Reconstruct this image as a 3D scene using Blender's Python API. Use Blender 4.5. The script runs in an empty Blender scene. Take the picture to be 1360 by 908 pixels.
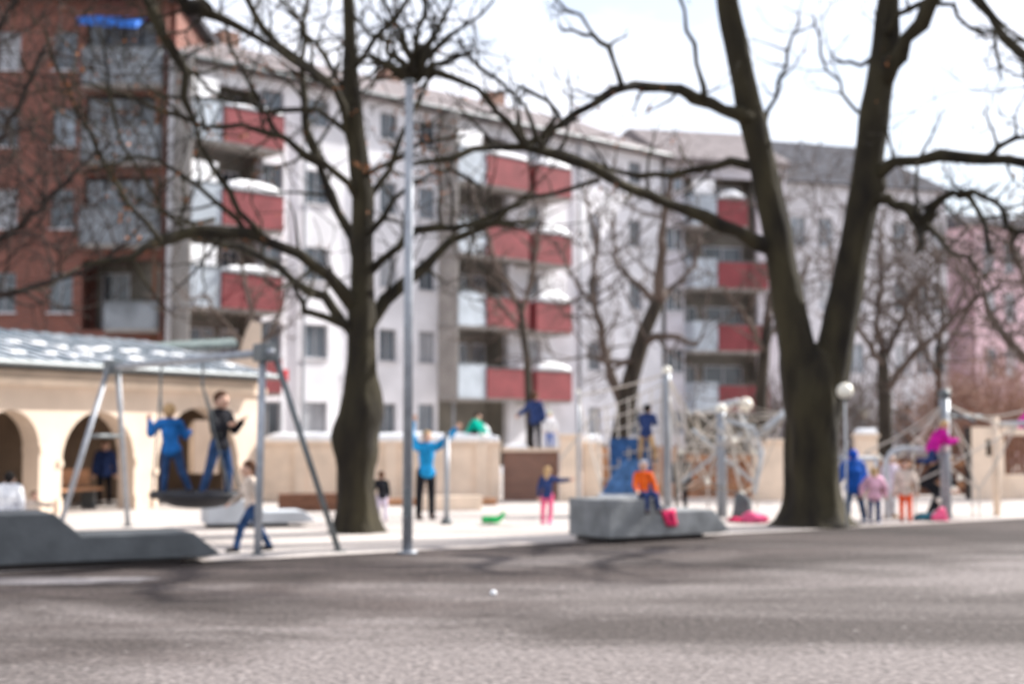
import bpy, math, random
from mathutils import Vector, Matrix, noise
R = math.radians
scn = bpy.context.scene
col = scn.collection

# ------------------------------------------------------------------ camera
EYE = 1.6
FPX = 1889.0                       # focal length in photo pixels (50 mm on 36 mm)
PITCH = math.atan(121 / FPX)
cd = bpy.data.cameras.new('camera'); cam = bpy.data.objects.new('camera', cd); col.objects.link(cam)
cam.location = (0, 0, EYE); cam.rotation_euler = (R(90) + PITCH, 0, 0)
cd.lens = 50; cd.sensor_width = 36; cd.clip_start = .1; cd.clip_end = 2000
cd.dof.use_dof = True; cd.dof.focus_distance = 4.6; cd.dof.aperture_fstop = 2.0
scn.camera = cam

# ------------------------------------------------------------------ sky and sun
SUN_AZ = R(60)                     # to the right of the view direction (+Y)
SUN_EL = R(35)
w = bpy.data.worlds.new('World'); scn.world = w; w.use_nodes = True
nt = w.node_tree; nt.nodes.clear()
out = nt.nodes.new('ShaderNodeOutputWorld'); bg = nt.nodes.new('ShaderNodeBackground')
sky = nt.nodes.new('ShaderNodeTexSky'); sky.sky_type = 'NISHITA'; sky.sun_disc = False
sky.sun_elevation = SUN_EL; sky.sun_rotation = SUN_AZ; sky.dust_density = 1.5; sky.air_density = 1.0
tc = nt.nodes.new('ShaderNodeTexCoord'); mp = nt.nodes.new('ShaderNodeMapping'); mp.inputs['Scale'].default_value = (1, 1, 2.6)
nz = nt.nodes.new('ShaderNodeTexNoise'); nz.inputs['Scale'].default_value = 3.2; nz.inputs['Detail'].default_value = 7; nz.inputs['Roughness'].default_value = .58
rp = nt.nodes.new('ShaderNodeValToRGB'); rp.color_ramp.elements[0].position = .40; rp.color_ramp.elements[1].position = .64
rp.color_ramp.elements[0].color = (.35, .35, .35, 1)
mx = nt.nodes.new('ShaderNodeMixRGB'); mx.inputs['Color2'].default_value = (7.8, 7.8, 8.4, 1)
nt.links.new(tc.outputs['Generated'], mp.inputs['Vector']); nt.links.new(mp.outputs['Vector'], nz.inputs['Vector'])
nt.links.new(nz.outputs['Fac'], rp.inputs['Fac']); nt.links.new(rp.outputs['Color'], mx.inputs['Fac'])
nt.links.new(sky.outputs['Color'], mx.inputs['Color1']); nt.links.new(mx.outputs['Color'], bg.inputs['Color'])
bg.inputs['Strength'].default_value = .1
nt.links.new(bg.outputs['Background'], out.inputs['Surface'])
sd = bpy.data.lights.new('sun', 'SUN'); so = bpy.data.objects.new('sun', sd); col.objects.link(so)
sd.energy = 4.6; sd.angle = R(.6); sd.color = (1, .965, .92)
sdir = Vector((math.sin(SUN_AZ) * math.cos(SUN_EL), math.cos(SUN_AZ) * math.cos(SUN_EL), math.sin(SUN_EL)))
so.rotation_euler = sdir.to_track_quat('Z', 'Y').to_euler(); so.location = sdir * 60
scn.view_settings.view_transform = 'Standard'; scn.view_settings.look = 'None'
scn.view_settings.gamma = 1; scn.view_settings.use_curve_mapping = False
scn.view_settings.exposure = 1.0

# ------------------------------------------------------------------ helpers
FW = Vector((0, math.cos(PITCH), math.sin(PITCH))); UP = Vector((0, -math.sin(PITCH), math.cos(PITCH)))
def W(px, py, D):
    """world point seen at photo pixel (px,py) at distance D along +Y"""
    d = FW + Vector(((px - 680) / FPX, 0, 0)) + UP * ((454 - py) / FPX)
    return Vector((0, 0, EYE)) + d * (D / d.y)
def GX(px, D): return W(px, 575, D).x
def PPM(D): return FPX / D

def mat(name, c, rough=.8, var=.12, scale=6, bump=0, metal=0, c2=None, detail=5, stretch=(1, 1, 1), lo=.35, hi=.65, spec=.3, rot=0):
    m = bpy.data.materials.new(name); m.use_nodes = True; t = m.node_tree
    b = t.nodes['Principled BSDF']; b.inputs['Roughness'].default_value = rough; b.inputs['Metallic'].default_value = metal
    b.inputs['Specular IOR Level'].default_value = spec
    tc = t.nodes.new('ShaderNodeTexCoord'); mp = t.nodes.new('ShaderNodeMapping'); mp.inputs['Scale'].default_value = stretch
    mp.inputs['Rotation'].default_value = (0, 0, rot)
    n = t.nodes.new('ShaderNodeTexNoise'); n.inputs['Scale'].default_value = scale; n.inputs['Detail'].default_value = detail
    r = t.nodes.new('ShaderNodeValToRGB')
    a = c2 if c2 else tuple(x * (1 - var) for x in c); bb = c if c2 else tuple(min(1, x * (1 + var)) for x in c)
    r.color_ramp.elements[0].position = lo; r.color_ramp.elements[1].position = hi
    r.color_ramp.elements[0].color = (*a, 1); r.color_ramp.elements[1].color = (*bb, 1)
    t.links.new(tc.outputs['Object'], mp.inputs['Vector']); t.links.new(mp.outputs['Vector'], n.inputs['Vector'])
    t.links.new(n.outputs['Fac'], r.inputs['Fac']); t.links.new(r.outputs['Color'], b.inputs['Base Color'])
    if bump:
        bn = t.nodes.new('ShaderNodeBump'); bn.inputs['Strength'].default_value = bump; bn.inputs['Distance'].default_value = .02
        n2 = t.nodes.new('ShaderNodeTexNoise'); n2.inputs['Scale'].default_value = scale * 5; n2.inputs['Detail'].default_value = 4
        t.links.new(mp.outputs['Vector'], n2.inputs['Vector'])
        t.links.new(n2.outputs['Fac'], bn.inputs['Height']); t.links.new(bn.outputs['Normal'], b.inputs['Normal'])
    return m

def brick_mat(name, c1, c2, mortar, scale=1.0):
    m = bpy.data.materials.new(name); m.use_nodes = True; t = m.node_tree
    b = t.nodes['Principled BSDF']; b.inputs['Roughness'].default_value = .85
    tc = t.nodes.new('ShaderNodeTexCoord'); sp = t.nodes.new('ShaderNodeSeparateXYZ'); cb = t.nodes.new('ShaderNodeCombineXYZ')
    ad = t.nodes.new('ShaderNodeMath'); ad.operation = 'ADD'
    t.links.new(tc.outputs['Object'], sp.inputs[0]); t.links.new(sp.outputs['X'], ad.inputs[0]); t.links.new(sp.outputs['Y'], ad.inputs[1])
    t.links.new(ad.outputs[0], cb.inputs['X']); t.links.new(sp.outputs['Z'], cb.inputs['Y'])
    br = t.nodes.new('ShaderNodeTexBrick'); br.inputs['Scale'].default_value = scale
    br.inputs['Brick Width'].default_value = .25; br.inputs['Row Height'].default_value = .075; br.inputs['Mortar Size'].default_value = .01
    br.inputs['Color1'].default_value = (*c1, 1); br.inputs['Color2'].default_value = (*c2, 1); br.inputs['Mortar'].default_value = (*mortar, 1)
    n = t.nodes.new('ShaderNodeTexNoise'); n.inputs['Scale'].default_value = .6; n.inputs['Detail'].default_value = 6
    mr = t.nodes.new('ShaderNodeMapRange'); mr.inputs['To Min'].default_value = .75; mr.inputs['To Max'].default_value = 1.2
    mm = t.nodes.new('ShaderNodeMixRGB'); mm.blend_type = 'MULTIPLY'; mm.inputs['Fac'].default_value = 1
    t.links.new(cb.outputs[0], br.inputs['Vector']); t.links.new(tc.outputs['Object'], n.inputs['Vector'])
    t.links.new(n.outputs['Fac'], mr.inputs['Value']); t.links.new(br.outputs['Color'], mm.inputs['Color1']); t.links.new(mr.outputs[0], mm.inputs['Color2'])
    t.links.new(mm.outputs[0], b.inputs['Base Color'])
    return m

ORG = {}
def orig(p):
    while p is not None:
        if p.name in ORG: return ORG[p.name]
        p = p.parent
    return Vector((0, 0, 0))
def tag(o, label=None, cat=None, group=None, kind=None):
    if label: o['label'] = label
    if cat: o['category'] = cat
    if group: o['group'] = group
    if kind: o['kind'] = kind
    return o
def thing(name, label, cat, loc=(0, 0, 0), group=None):
    o = bpy.data.objects.new(name, None); col.objects.link(o); o.location = loc; o.empty_display_size = .2
    ORG[o.name] = Vector(loc)
    return tag(o, label, cat, group)

class MB:
    def __init__(s): s.v = []; s.f = []; s.M = None
    def add(s, vs, fs):
        b = len(s.v); s.v += [Vector(v) for v in vs]; s.f += [tuple(b + i for i in f) for f in fs]; return s
    def hexa(s, p):      # 8 points: bottom 4 then top 4
        return s.add(p, [(3, 2, 1, 0), (4, 5, 6, 7), (0, 1, 5, 4), (1, 2, 6, 5), (2, 3, 7, 6), (3, 0, 4, 7)])
    def box(s, x0, x1, y0, y1, z0, z1, F=None):
        P = [(x0, y0, z0), (x1, y0, z0), (x1, y1, z0), (x0, y1, z0), (x0, y0, z1), (x1, y0, z1), (x1, y1, z1), (x0, y1, z1)]
        return s.hexa([F(*p) for p in P] if F else P)
    def prism(s, pts, F, a, b):   # pts (u,z) polygon, extruded in w from a to b
        n = len(pts); vs = [F(u, a, z) for u, z in pts] + [F(u, b, z) for u, z in pts]
        fs = [tuple(range(n)), tuple(reversed(range(n, 2 * n)))]
        fs += [(i, (i + 1) % n + 0, (i + 1) % n + n, i + n)[::-1] for i in range(n)]
        return s.add(vs, fs)
    def tube(s, pts, rs, n=8, cap=True, jit=0, rnd=None):
        pts = [Vector(p) for p in pts]
        if not hasattr(rs, '__len__'): rs = [rs] * len(pts)
        vs = []; fs = []; ref = None
        for i, p in enumerate(pts):
            d = (pts[min(i + 1, len(pts) - 1)] - pts[max(i - 1, 0)])
            if d.length < 1e-6: d = Vector((0, 0, 1))
            d.normalize()
            if ref is None: ref = Vector((0, 0, 1)) if abs(d.z) < .9 else Vector((1, 0, 0))
            a = d.cross(ref)
            if a.length < 1e-3: a = d.cross(Vector((1, .3, 0)))
            a.normalize(); b = d.cross(a); ref = -b if False else ref
            ref = a.cross(d)
            for k in range(n):
                t = 2 * math.pi * k / n
                rr = rs[i] * (1 + (jit * (rnd.random() - .5) if rnd else 0))
                vs.append(p + (a * math.cos(t) + b * math.sin(t)) * rr)
        for i in range(len(pts) - 1):
            for k in range(n):
                k2 = (k + 1) % n
                fs.append((i * n + k, (i + 1) * n + k, (i + 1) * n + k2, i * n + k2))
        if cap:
            fs.append(tuple(range(n))); fs.append(tuple(reversed(range((len(pts) - 1) * n, len(pts) * n))))
        return s.add(vs, fs)
    def ball(s, c, r, n=10, m=7):
        c = Vector(c); r = Vector(r) if hasattr(r, '__len__') else Vector((r, r, r)); vs = [c + Vector((0, 0, r.z))]; fs = []
        for i in range(1, m):
            ph = math.pi * i / m
            for k in range(n):
                t = 2 * math.pi * k / n
                vs.append(c + Vector((r.x * math.sin(ph) * math.cos(t), r.y * math.sin(ph) * math.sin(t), r.z * math.cos(ph))))
        vs.append(c - Vector((0, 0, r.z))); L = len(vs) - 1
        for k in range(n):
            k2 = (k + 1) % n
            fs.append((0, 1 + k, 1 + k2)); fs.append((L, 1 + (m - 2) * n + k2, 1 + (m - 2) * n + k))
            for i in range(m - 2): fs.append((1 + i * n + k, 1 + (i + 1) * n + k, 1 + (i + 1) * n + k2, 1 + i * n + k2))
        return s.add(vs, fs)
    def limb(s, a, b, ra, rb, n=10):   # tapered capsule
        a = Vector(a); b = Vector(b); d = (b - a)
        if d.length < 1e-5: return s.ball(a, ra)
        d.normalize()
        P = [a - d * ra, a - d * ra * .7, a, b, b + d * rb * .7, b + d * rb]
        return s.tube(P, [ra * .15, ra * .72, ra, rb, rb * .72, rb * .15], n)
    def build(s, name, m, parent=None, smooth=False, label=None, bevel=0):
        o0 = orig(parent)
        me = bpy.data.meshes.new(name)
        me.from_pydata([tuple(v - o0) for v in s.v], [], s.f); me.update()
        o = bpy.data.objects.new(name, me); col.objects.link(o)
        if m: me.materials.append(m)
        if parent: o.parent = parent
        if smooth:
            for p in me.polygons: p.use_smooth = True
        if label: o['label'] = label
        if bevel:
            bv = o.modifiers.new('bevel', 'BEVEL'); bv.width = bevel; bv.segments = 2; bv.limit_method = 'ANGLE'
        return o

def frame(O, U):
    """facade frame: u to the right, w inward (away from the viewer), z up"""
    O = Vector((O[0], O[1], 0)); d = Vector((U[0] - O.x, U[1] - O.y, 0)); L = d.length; d.normalize(); n = Vector((-d.y, d.x, 0))
    def F(u, w_, z): return O + d * u + n * w_ + Vector((0, 0, z))
    F.L = L; F.O = O; F.d = d; F.n = n
    def upx(px):     # u at which the vertical plane is seen at photo column px
        k = (px - 680) / FPX     # x = k*y
        return (k * O.y - O.x) / (d.x - k * d.y)
    F.upx = upx
    F.dist = lambda u: (O + d * u).y
    return F

M = {
 'white_wall': mat('white_render', (.70, .70, .73), var=.13, scale=.7, detail=8),
 'white2': mat('pale_render', (.64, .62, .66), var=.1, scale=.6, detail=8),
 'mauve': mat('mauve_render', (.42, .38, .41), var=.12, scale=.5, detail=8),
 'white3': mat('grey_white_render', (.62, .61, .64), var=.1, scale=.6, detail=8),
 'pink': mat('pink_render', (.70, .50, .54), var=.1, scale=.5, detail=8),
 'cream': mat('cream_render', (.64, .52, .415), var=.09, scale=1.1, detail=8, bump=.15),
 'cream2': mat('cream_stone', (.80, .65, .51), var=.12, scale=1.6, detail=8, bump=.2),
 'brick': brick_mat('red_brick', (.24, .078, .052), (.17, .058, .042), (.17, .11, .09)),
 'brownbrick': brick_mat('brown_brick', (.26, .12, .08), (.2, .09, .06), (.25, .2, .17)),
 'grey_panel': mat('grey_panel', (.42, .47, .52), rough=.5, var=.15, scale=1.3),
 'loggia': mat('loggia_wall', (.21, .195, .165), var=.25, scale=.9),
 'red_panel': mat('red_panel', (.22, .05, .055), rough=.6, var=.15, scale=1.5),
 'slab': mat('balcony_concrete', (.33, .31, .29), var=.15, scale=2),
 'snow': mat('snow', (.93, .94, .96), rough=.7, var=.05, scale=5, bump=.2),
 'glass': mat('window_glass', (.07, .085, .10), rough=.12, var=.5, scale=.4, spec=.7),
 'glass_m': mat('sky_painted_glass', (.2, .235, .27), rough=.15, var=.5, scale=.5, spec=.7),  # reflected sky put into the base colour
 'glass_l': mat('curtained_glass', (.34, .35, .37), rough=.2, var=.3, scale=.8, spec=.6),
 'frame_w': mat('white_frame', (.62, .62, .64), rough=.5, var=.05),
 'frame_g': mat('grey_frame', (.28, .29, .31), rough=.5, var=.05),
 'panel_b': mat('dull_grey_panel', (.20, .22, .24), rough=.5, var=.35, scale=1.1),
 'frame_d': mat('dark_frame', (.10, .10, .11), rough=.5, var=.1),
 'rooftile': mat('roof_tile', (.22, .195, .195), var=.25, scale=2.5, bump=.3, rough=.95, spec=.05),
 'slate': mat('slate', (.085, .085, .095), rough=.95, spec=.05, var=.25, scale=2, bump=.3),
 'blue_awning': mat('blue_awning', (.03, .14, .5), var=.1),
 'metal_roof': mat('snowy_metal_roof', (.56, .60, .65), rough=.6, c2=(.17, .22, .27), scale=2.2, detail=5, lo=.38, hi=.62),
 'green_roof': mat('weathered_copper_roof', (.2, .25, .24), rough=.6, var=.2, scale=3),
 'steel': mat('galvanised_steel', (.33, .35, .38), rough=.5, var=.12, scale=7, metal=.35),
 'steel_d': mat('dark_galvanised_steel', (.14, .155, .16), rough=.5, var=.15, scale=7, metal=.3),
 'concrete': mat('concrete', (.10, .108, .113), rough=.85, var=.14, scale=3.5, bump=.4, detail=9),
 'concrete_m': mat('worn_concrete', (.22, .228, .23), rough=.85, var=.25, scale=3, bump=.4, detail=9),
 'concrete_l': mat('pale_concrete', (.50, .53, .56), rough=.85, var=.1, scale=3.5, bump=.3, detail=9),
 'wood': mat('bench_wood', (.42, .22, .12), var=.25, scale=3, stretch=(1, 1, 12)),
 'wood_d': mat('dark_wood', (.16, .075, .045), var=.3, scale=3, stretch=(1, 1, 10)),
 'rust_wood': mat('rusty_boards', (.30, .13, .06), var=.35, scale=1.5, stretch=(3, 3, 1)),
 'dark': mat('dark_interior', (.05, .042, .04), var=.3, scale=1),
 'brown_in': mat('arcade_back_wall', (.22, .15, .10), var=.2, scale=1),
 'rubber': mat('black_rubber', (.022, .022, .026), rough=.6, var=.3),
 'rope': mat('pale_rope', (.55, .5, .44), var=.15, scale=30),
 'rope_d': mat('dark_rope', (.08, .08, .09), var=.15, scale=30),
 'bark': mat('bark', (.062, .050, .038), rough=.95, c2=(.024, .019, .015), scale=5, detail=10, bump=1, stretch=(1, 1, .3)),
 'bark_moss': mat('mossy_bark', (.046, .038, .02), rough=.95, c2=(.014, .011, .008), scale=2.6, detail=10, bump=1, stretch=(1, 1, .35)),
 'twig': mat('twig_bark', (.034, .024, .02), rough=.9, var=.35, scale=3),
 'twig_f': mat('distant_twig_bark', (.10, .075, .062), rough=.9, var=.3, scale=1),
 'lamp': mat('opal_globe', (.9, .86, .74), rough=.25, var=.02),
 'skin': mat('skin', (.62, .38, .28), rough=.55, var=.06, scale=8),
 'eye': mat('eye_dark', (.03, .02, .02), rough=.3, var=.1),
 'lip': mat('lip', (.42, .14, .12), rough=.5, var=.1),
}
def cloth(n, c): 
    if n not in M: M[n] = mat(n, c, rough=.9, var=.38, scale=7, bump=.9, spec=.1)
    return M[n]

# ------------------------------------------------------------------ ground
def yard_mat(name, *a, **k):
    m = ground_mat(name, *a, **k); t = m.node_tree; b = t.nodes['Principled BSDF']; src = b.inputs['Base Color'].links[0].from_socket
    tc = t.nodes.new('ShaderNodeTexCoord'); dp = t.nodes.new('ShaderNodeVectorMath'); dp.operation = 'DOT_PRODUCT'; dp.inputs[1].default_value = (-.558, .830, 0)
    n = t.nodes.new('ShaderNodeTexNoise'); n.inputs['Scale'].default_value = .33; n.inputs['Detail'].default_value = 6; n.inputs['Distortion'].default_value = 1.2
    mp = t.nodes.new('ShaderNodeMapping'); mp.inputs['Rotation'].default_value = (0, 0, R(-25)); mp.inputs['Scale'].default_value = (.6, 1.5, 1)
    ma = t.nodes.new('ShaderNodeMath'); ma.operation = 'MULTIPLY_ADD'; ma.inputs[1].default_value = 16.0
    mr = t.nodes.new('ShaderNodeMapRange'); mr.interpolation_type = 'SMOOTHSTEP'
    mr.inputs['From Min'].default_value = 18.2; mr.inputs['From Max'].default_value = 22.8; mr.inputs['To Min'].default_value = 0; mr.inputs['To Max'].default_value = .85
    mx = t.nodes.new('ShaderNodeMixRGB'); mx.blend_type = 'MULTIPLY'; mx.inputs['Color2'].default_value = (.36, .305, .285, 1)  # tree shade along the far edge, painted into the asphalt colour
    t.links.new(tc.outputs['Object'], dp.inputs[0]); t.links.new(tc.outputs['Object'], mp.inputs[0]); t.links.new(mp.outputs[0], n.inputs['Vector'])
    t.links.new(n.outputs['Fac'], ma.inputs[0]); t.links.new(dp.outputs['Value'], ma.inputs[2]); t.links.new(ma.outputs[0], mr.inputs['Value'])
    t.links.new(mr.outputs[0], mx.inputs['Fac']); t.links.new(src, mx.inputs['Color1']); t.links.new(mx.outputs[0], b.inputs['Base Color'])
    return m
def tri_sheet(name, pts, z, m):
    b = MB(); b.add([(x, y, z) for x, y in pts], [tuple(range(len(pts)))]); o = b.build(name, m); o['kind'] = 'structure'; return o
def ground_mat(name, c, c2, c3, s_big, s_fine, bump, stretch=(1, 1, 1), rot=0, lo=.4, hi=.62):
    m = bpy.data.materials.new(name); m.use_nodes = True; t = m.node_tree; b = t.nodes['Principled BSDF']; b.inputs['Roughness'].default_value = .9
    b.inputs['Specular IOR Level'].default_value = .25
    tc = t.nodes.new('ShaderNodeTexCoord'); mp = t.nodes.new('ShaderNodeMapping'); mp.inputs['Scale'].default_value = stretch; mp.inputs['Rotation'].default_value = (0, 0, rot)
    n1 = t.nodes.new('ShaderNodeTexNoise'); n1.inputs['Scale'].default_value = s_big; n1.inputs['Detail'].default_value = 9; n1.inputs['Roughness'].default_value = .62; n1.inputs['Distortion'].default_value = .8
    n2 = t.nodes.new('ShaderNodeTexNoise'); n2.inputs['Scale'].default_value = s_fine; n2.inputs['Detail'].default_value = 3
    v = t.nodes.new('ShaderNodeTexVoronoi'); v.inputs['Scale'].default_value = s_fine * 1.3
    r1 = t.nodes.new('ShaderNodeValToRGB'); r1.color_ramp.elements[0].position = lo; r1.color_ramp.elements[1].position = hi
    r1.color_ramp.elements[0].color = (*c2, 1); r1.color_ramp.elements[1].color = (*c, 1)
    r2 = t.nodes.new('ShaderNodeValToRGB'); r2.color_ramp.elements[0].position = .35; r2.color_ramp.elements[1].position = .7
    r2.color_ramp.elements[0].color = (.6, .6, .6, 1); r2.color_ramp.elements[1].color = (1.4, 1.4, 1.4, 1)
    mm = t.nodes.new('ShaderNodeMixRGB'); mm.blend_type = 'MULTIPLY'; mm.inputs['Fac'].default_value = 1
    r3 = t.nodes.new('ShaderNodeValToRGB'); r3.color_ramp.elements[0].position = .0; r3.color_ramp.elements[1].position = .12
    r3.color_ramp.elements[0].color = (1, 1, 1, 1); r3.color_ramp.elements[1].color = (0, 0, 0, 1)
    v2 = t.nodes.new('ShaderNodeTexVoronoi'); v2.inputs['Scale'].default_value = s_fine * .22; v2.inputs['Randomness'].default_value = 1
    m3 = t.nodes.new('ShaderNodeMixRGB'); m3.inputs['Color2'].default_value = (*c3, 1)
    t.links.new(tc.outputs['Object'], mp.inputs['Vector']); t.links.new(mp.outputs['Vector'], n1.inputs['Vector'])
    for q in (n2, v, v2): t.links.new(tc.outputs['Object'], q.inputs['Vector'])
    t.links.new(n1.outputs['Fac'], r1.inputs['Fac']); t.links.new(n2.outputs['Fac'], r2.inputs['Fac'])
    t.links.new(r1.outputs['Color'], mm.inputs['Color1']); t.links.new(r2.outputs['Color'], mm.inputs['Color2'])
    t.links.new(v2.outputs['Distance'], r3.inputs['Fac']); t.links.new(r3.outputs['Color'], m3.inputs['Fac']); t.links.new(mm.outputs[0], m3.inputs['Color1'])
    t.links.new(m3.outputs[0], b.inputs['Base Color'])
    bn = t.nodes.new('ShaderNodeBump'); bn.inputs['Strength'].default_value = bump; bn.inputs['Distance'].default_value = .01
    t.links.new(v.outputs['Distance'], bn.inputs['Height']); t.links.new(bn.outputs['Normal'], b.inputs['Normal'])
    return m
G_asph = yard_mat('worn_asphalt_painted_shade', (.185, .161, .153), (.066, .054, .049), (.36, .33, .32), .26, 16, 1.0, stretch=(.7, 1.35, 1), rot=R(-24), lo=.40, hi=.60)
G_grav = ground_mat('pale_gravel', (.60, .545, .50), (.40, .355, .33), (.65, .62, .6), .5, 26, .7, stretch=(.4, 1.4, 1))
G_land = ground_mat('park_soil', (.26, .23, .21), (.19, .165, .15), (.3, .3, .28), .2, 12, .6)
S = 900
tri_sheet('ground', [(-S, -S), (S, -S), (S, S), (-S, S)], -.012, G_land)
# asphalt yard: near side of the line from (-30,.7) to (60,..)
E0 = Vector((-30, 0.4)); E1 = Vector((60, 61.0))
# edge line through (-5.9,16.5) and (9.9,27.5)
def edge(x): return 16.55 + (x + 5.9) * .672
nA = 46
pts = [(-40, edge(-40))]; rnd = random.Random(3)
for i in range(nA * 2):
    x = -14 + i * .4; pts.append((x, edge(x) + .10 * (noise.noise(Vector((x * .9, 0, 0))))))
pts.append((60, edge(60)))
asph = [(-40, -25)] + [(60, -25)] + list(reversed(pts))
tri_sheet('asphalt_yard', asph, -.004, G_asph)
grav = pts + [(60, 75), (-40, 75)]
tri_sheet('gravel_play_area', grav, .0, G_grav)
# a slim strip on the asphalt, paler than its surroundings
def blob_sheet(name, cx, cy, a, b_, rot, z, m, seed, n=60):
    rr = random.Random(seed); P = []
    for i in range(n):
        t = 2 * math.pi * i / n; k = 1 + .35 * noise.noise(Vector((math.cos(t) * 2.2, math.sin(t) * 2.2, seed))) + .1 * noise.noise(Vector((math.cos(t) * 9, math.sin(t) * 9, seed)))
        x, y = a * k * math.cos(t), b_ * k * math.sin(t)
        P.append((cx + x * math.cos(rot) - y * math.sin(rot), cy + x * math.sin(rot) + y * math.cos(rot)))
    return tri_sheet(name, P, z, m)
M['pale_patch'] = ground_mat('mottled_pale_ground', (.28, .26, .26), (.14, .125, .125), (.4, .4, .4), .8, 24, .5)
blob_sheet('pale_strip', -5.9, 15.55, 2.2, .42, R(6), .0, M['pale_patch'], 5)

# ------------------------------------------------------------------ building kit
def wall_holes(F, U, H, holes, t=.28, z0=0, u0=0):
    b = MB(); us = sorted({u0, U} | {h[0] for h in holes} | {h[1] for h in holes}); zs = sorted({z0, H} | {h[2] for h in holes} | {h[3] for h in holes})
    for i in range(len(us) - 1):
        for j in range(len(zs) - 1):
            uc = (us[i] + us[i + 1]) / 2; zc = (zs[j] + zs[j + 1]) / 2
            if any(h[0] < uc < h[1] and h[2] < zc < h[3] for h in holes): continue
            b.add([F(us[i], 0, zs[j]), F(us[i + 1], 0, zs[j]), F(us[i + 1], 0, zs[j + 1]), F(us[i], 0, zs[j + 1])], [(0, 1, 2, 3)])
    for a, c, e, g in holes:
        b.add([F(a, 0, e), F(a, t, e), F(a, t, g), F(a, 0, g)], [(0, 1, 2, 3)]); b.add([F(c, 0, e), F(c, t, e), F(c, t, g), F(c, 0, g)], [(3, 2, 1, 0)])
        b.add([F(a, 0, e), F(c, 0, e), F(c, t, e), F(a, t, e)], [(0, 1, 2, 3)]); b.add([F(a, 0, g), F(c, 0, g), F(c, t, g), F(a, t, g)], [(3, 2, 1, 0)])
    return b
WR = random.Random(77)
def window(F, root, u0, u1, z0, z1, w0=.12, fm='frame_w', sill=True, mull=1):
    b = MB(); f = .06
    b.box(u0, u1, w0, w0 + .07, z0, z0 + f, F); b.box(u0, u1, w0, w0 + .07, z1 - f, z1, F)
    b.box(u0, u0 + f, w0, w0 + .07, z0 + f, z1 - f, F); b.box(u1 - f, u1, w0, w0 + .07, z0 + f, z1 - f, F)
    for k in range(mull):
        c = u0 + (u1 - u0) * (k + 1) / (mull + 1); b.box(c - f / 2, c + f / 2, w0, w0 + .07, z0 + f, z1 - f, F)
    o = b.build('window', M[fm], root)
    MB().box(u0 + f, u1 - f, w0 + .03, w0 + .045, z0 + f, z1 - f, F).build('pane', M[WR.choice(['glass', 'glass', 'glass_m', 'glass_l'])], o)
    if sill: MB().box(u0 - .06, u1 + .06, -.08, w0 - .003, z0 - .05, z0 - .003, F).build('sill', M['frame_w'], o)
    return o
def white_lump(b, F, u0, u1, w0, w1, z, h, seed=1, flat=3):
    n = max(8, int((u1 - u0) / .25)); vs = []; fs = []
    for i in range(n + 1):
        t = i / n; u = u0 + (u1 - u0) * t
        hh = h * (1 - .55 * abs(2 * t - 1) ** flat) * (1 + .2 * noise.noise(Vector((u * 2, seed, 0))))
        vs += [F(u, w0, z), F(u, w0 + .02, z + hh * .8), F(u, (w0 + w1) / 2, z + hh), F(u, w1 - .02, z + hh * .8), F(u, w1, z)]
    for i in range(n):
        for k in range(4): fs.append((i * 5 + k, (i + 1) * 5 + k, (i + 1) * 5 + k + 1, i * 5 + k + 1))
        fs.append((i * 5 + 4, (i + 1) * 5 + 4, (i + 1) * 5, i * 5))
    fs.append((0, 1, 2, 3, 4)); fs.append(tuple(n * 5 + k for k in (4, 3, 2, 1, 0)))
    b.add(vs, fs)
def blind(F, par, u0, u1, z, w_=-1.0):
    MB().box(u0, u1, w_, w_ + .04, z, z + .72, F).build('white_blind', M['snow'], par)
def balcony(F, root, u0, u1, z, m, proj=1.2, h=1.1, snow=0, inset=0.0, label=None):
    sl = MB().box(u0, u1, -proj, inset, z - .16, z, F).build('balcony', M['slab'], root)
    p = MB(); p.box(u0, u1, -proj - .04, -proj + .02, z - .05, z + h, F); p.box(u0 - .02, u0 + .04, -proj + .02, -.003, z + .002, z + h - .003, F); p.box(u1 - .04, u1 + .02, -proj + .02, -.003, z + .002, z + h - .003, F)
    p.build('balustrade', M[m], sl, label=label)
    r = MB().box(u0 - .03, u1 + .03, -proj - .07, -proj + .05, z + h + .003, z + h + .05, F); r.build('handrail', M['steel_d'], sl)
    if snow:
        s = MB(); white_lump(s, F, u0 + .12, u1 - .1, -proj - .03, -proj + .35, z + h + .053, snow * .72, z, flat=2.2); s.build('snow_or_highlight_cap', M['snow'], sl, smooth=True)  # white caps on the rail stand in for bright highlights
    return sl

# ---- brick building (left)
D0 = 46.0
F = frame((-22.5, D0), (-11.4, D0 + .2)); bb = thing('brick_building', 'red brick apartment building with grey balcony bay and a blue awning', 'building', (-17, D0, 0))
rows = [3.45, 6.2, 8.95, 11.65, 14.2]
cols = [F.upx(-55), F.upx(2), F.upx(78)]
bayL, bayR = F.upx(106), F.upx(212)
H = 15.9; holes = []
for z in rows:
    for c in cols: holes.append((c - .38, c + .38, z - .68, z + .62))
for z in rows: holes.append((bayL, bayR, z - 1.25, z + 1.05))
wall_holes(F, F.L, H, holes, .3).build('wall', M['brick'], bb)
bd = MB(); bd.box(0, bayL - .3, .32, 11, 0, H - .01, F); bd.box(bayL - .3, bayR + .3, 1.9, 11, 0, H - .01, F); bd.box(bayR + .3, F.L, .32, 11, 0, H - .01, F); bd.build('building_core', M['brick'], bb)
MB().box(F.L, F.L + .02, .0, 11, 0, H, F).build('side_wall', M['brick'], bb)
for z in rows:
    for c in cols: window(F, bb, c - .38, c + .38, z - .68, z + .62, fm='frame_g')
i = 0
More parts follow.
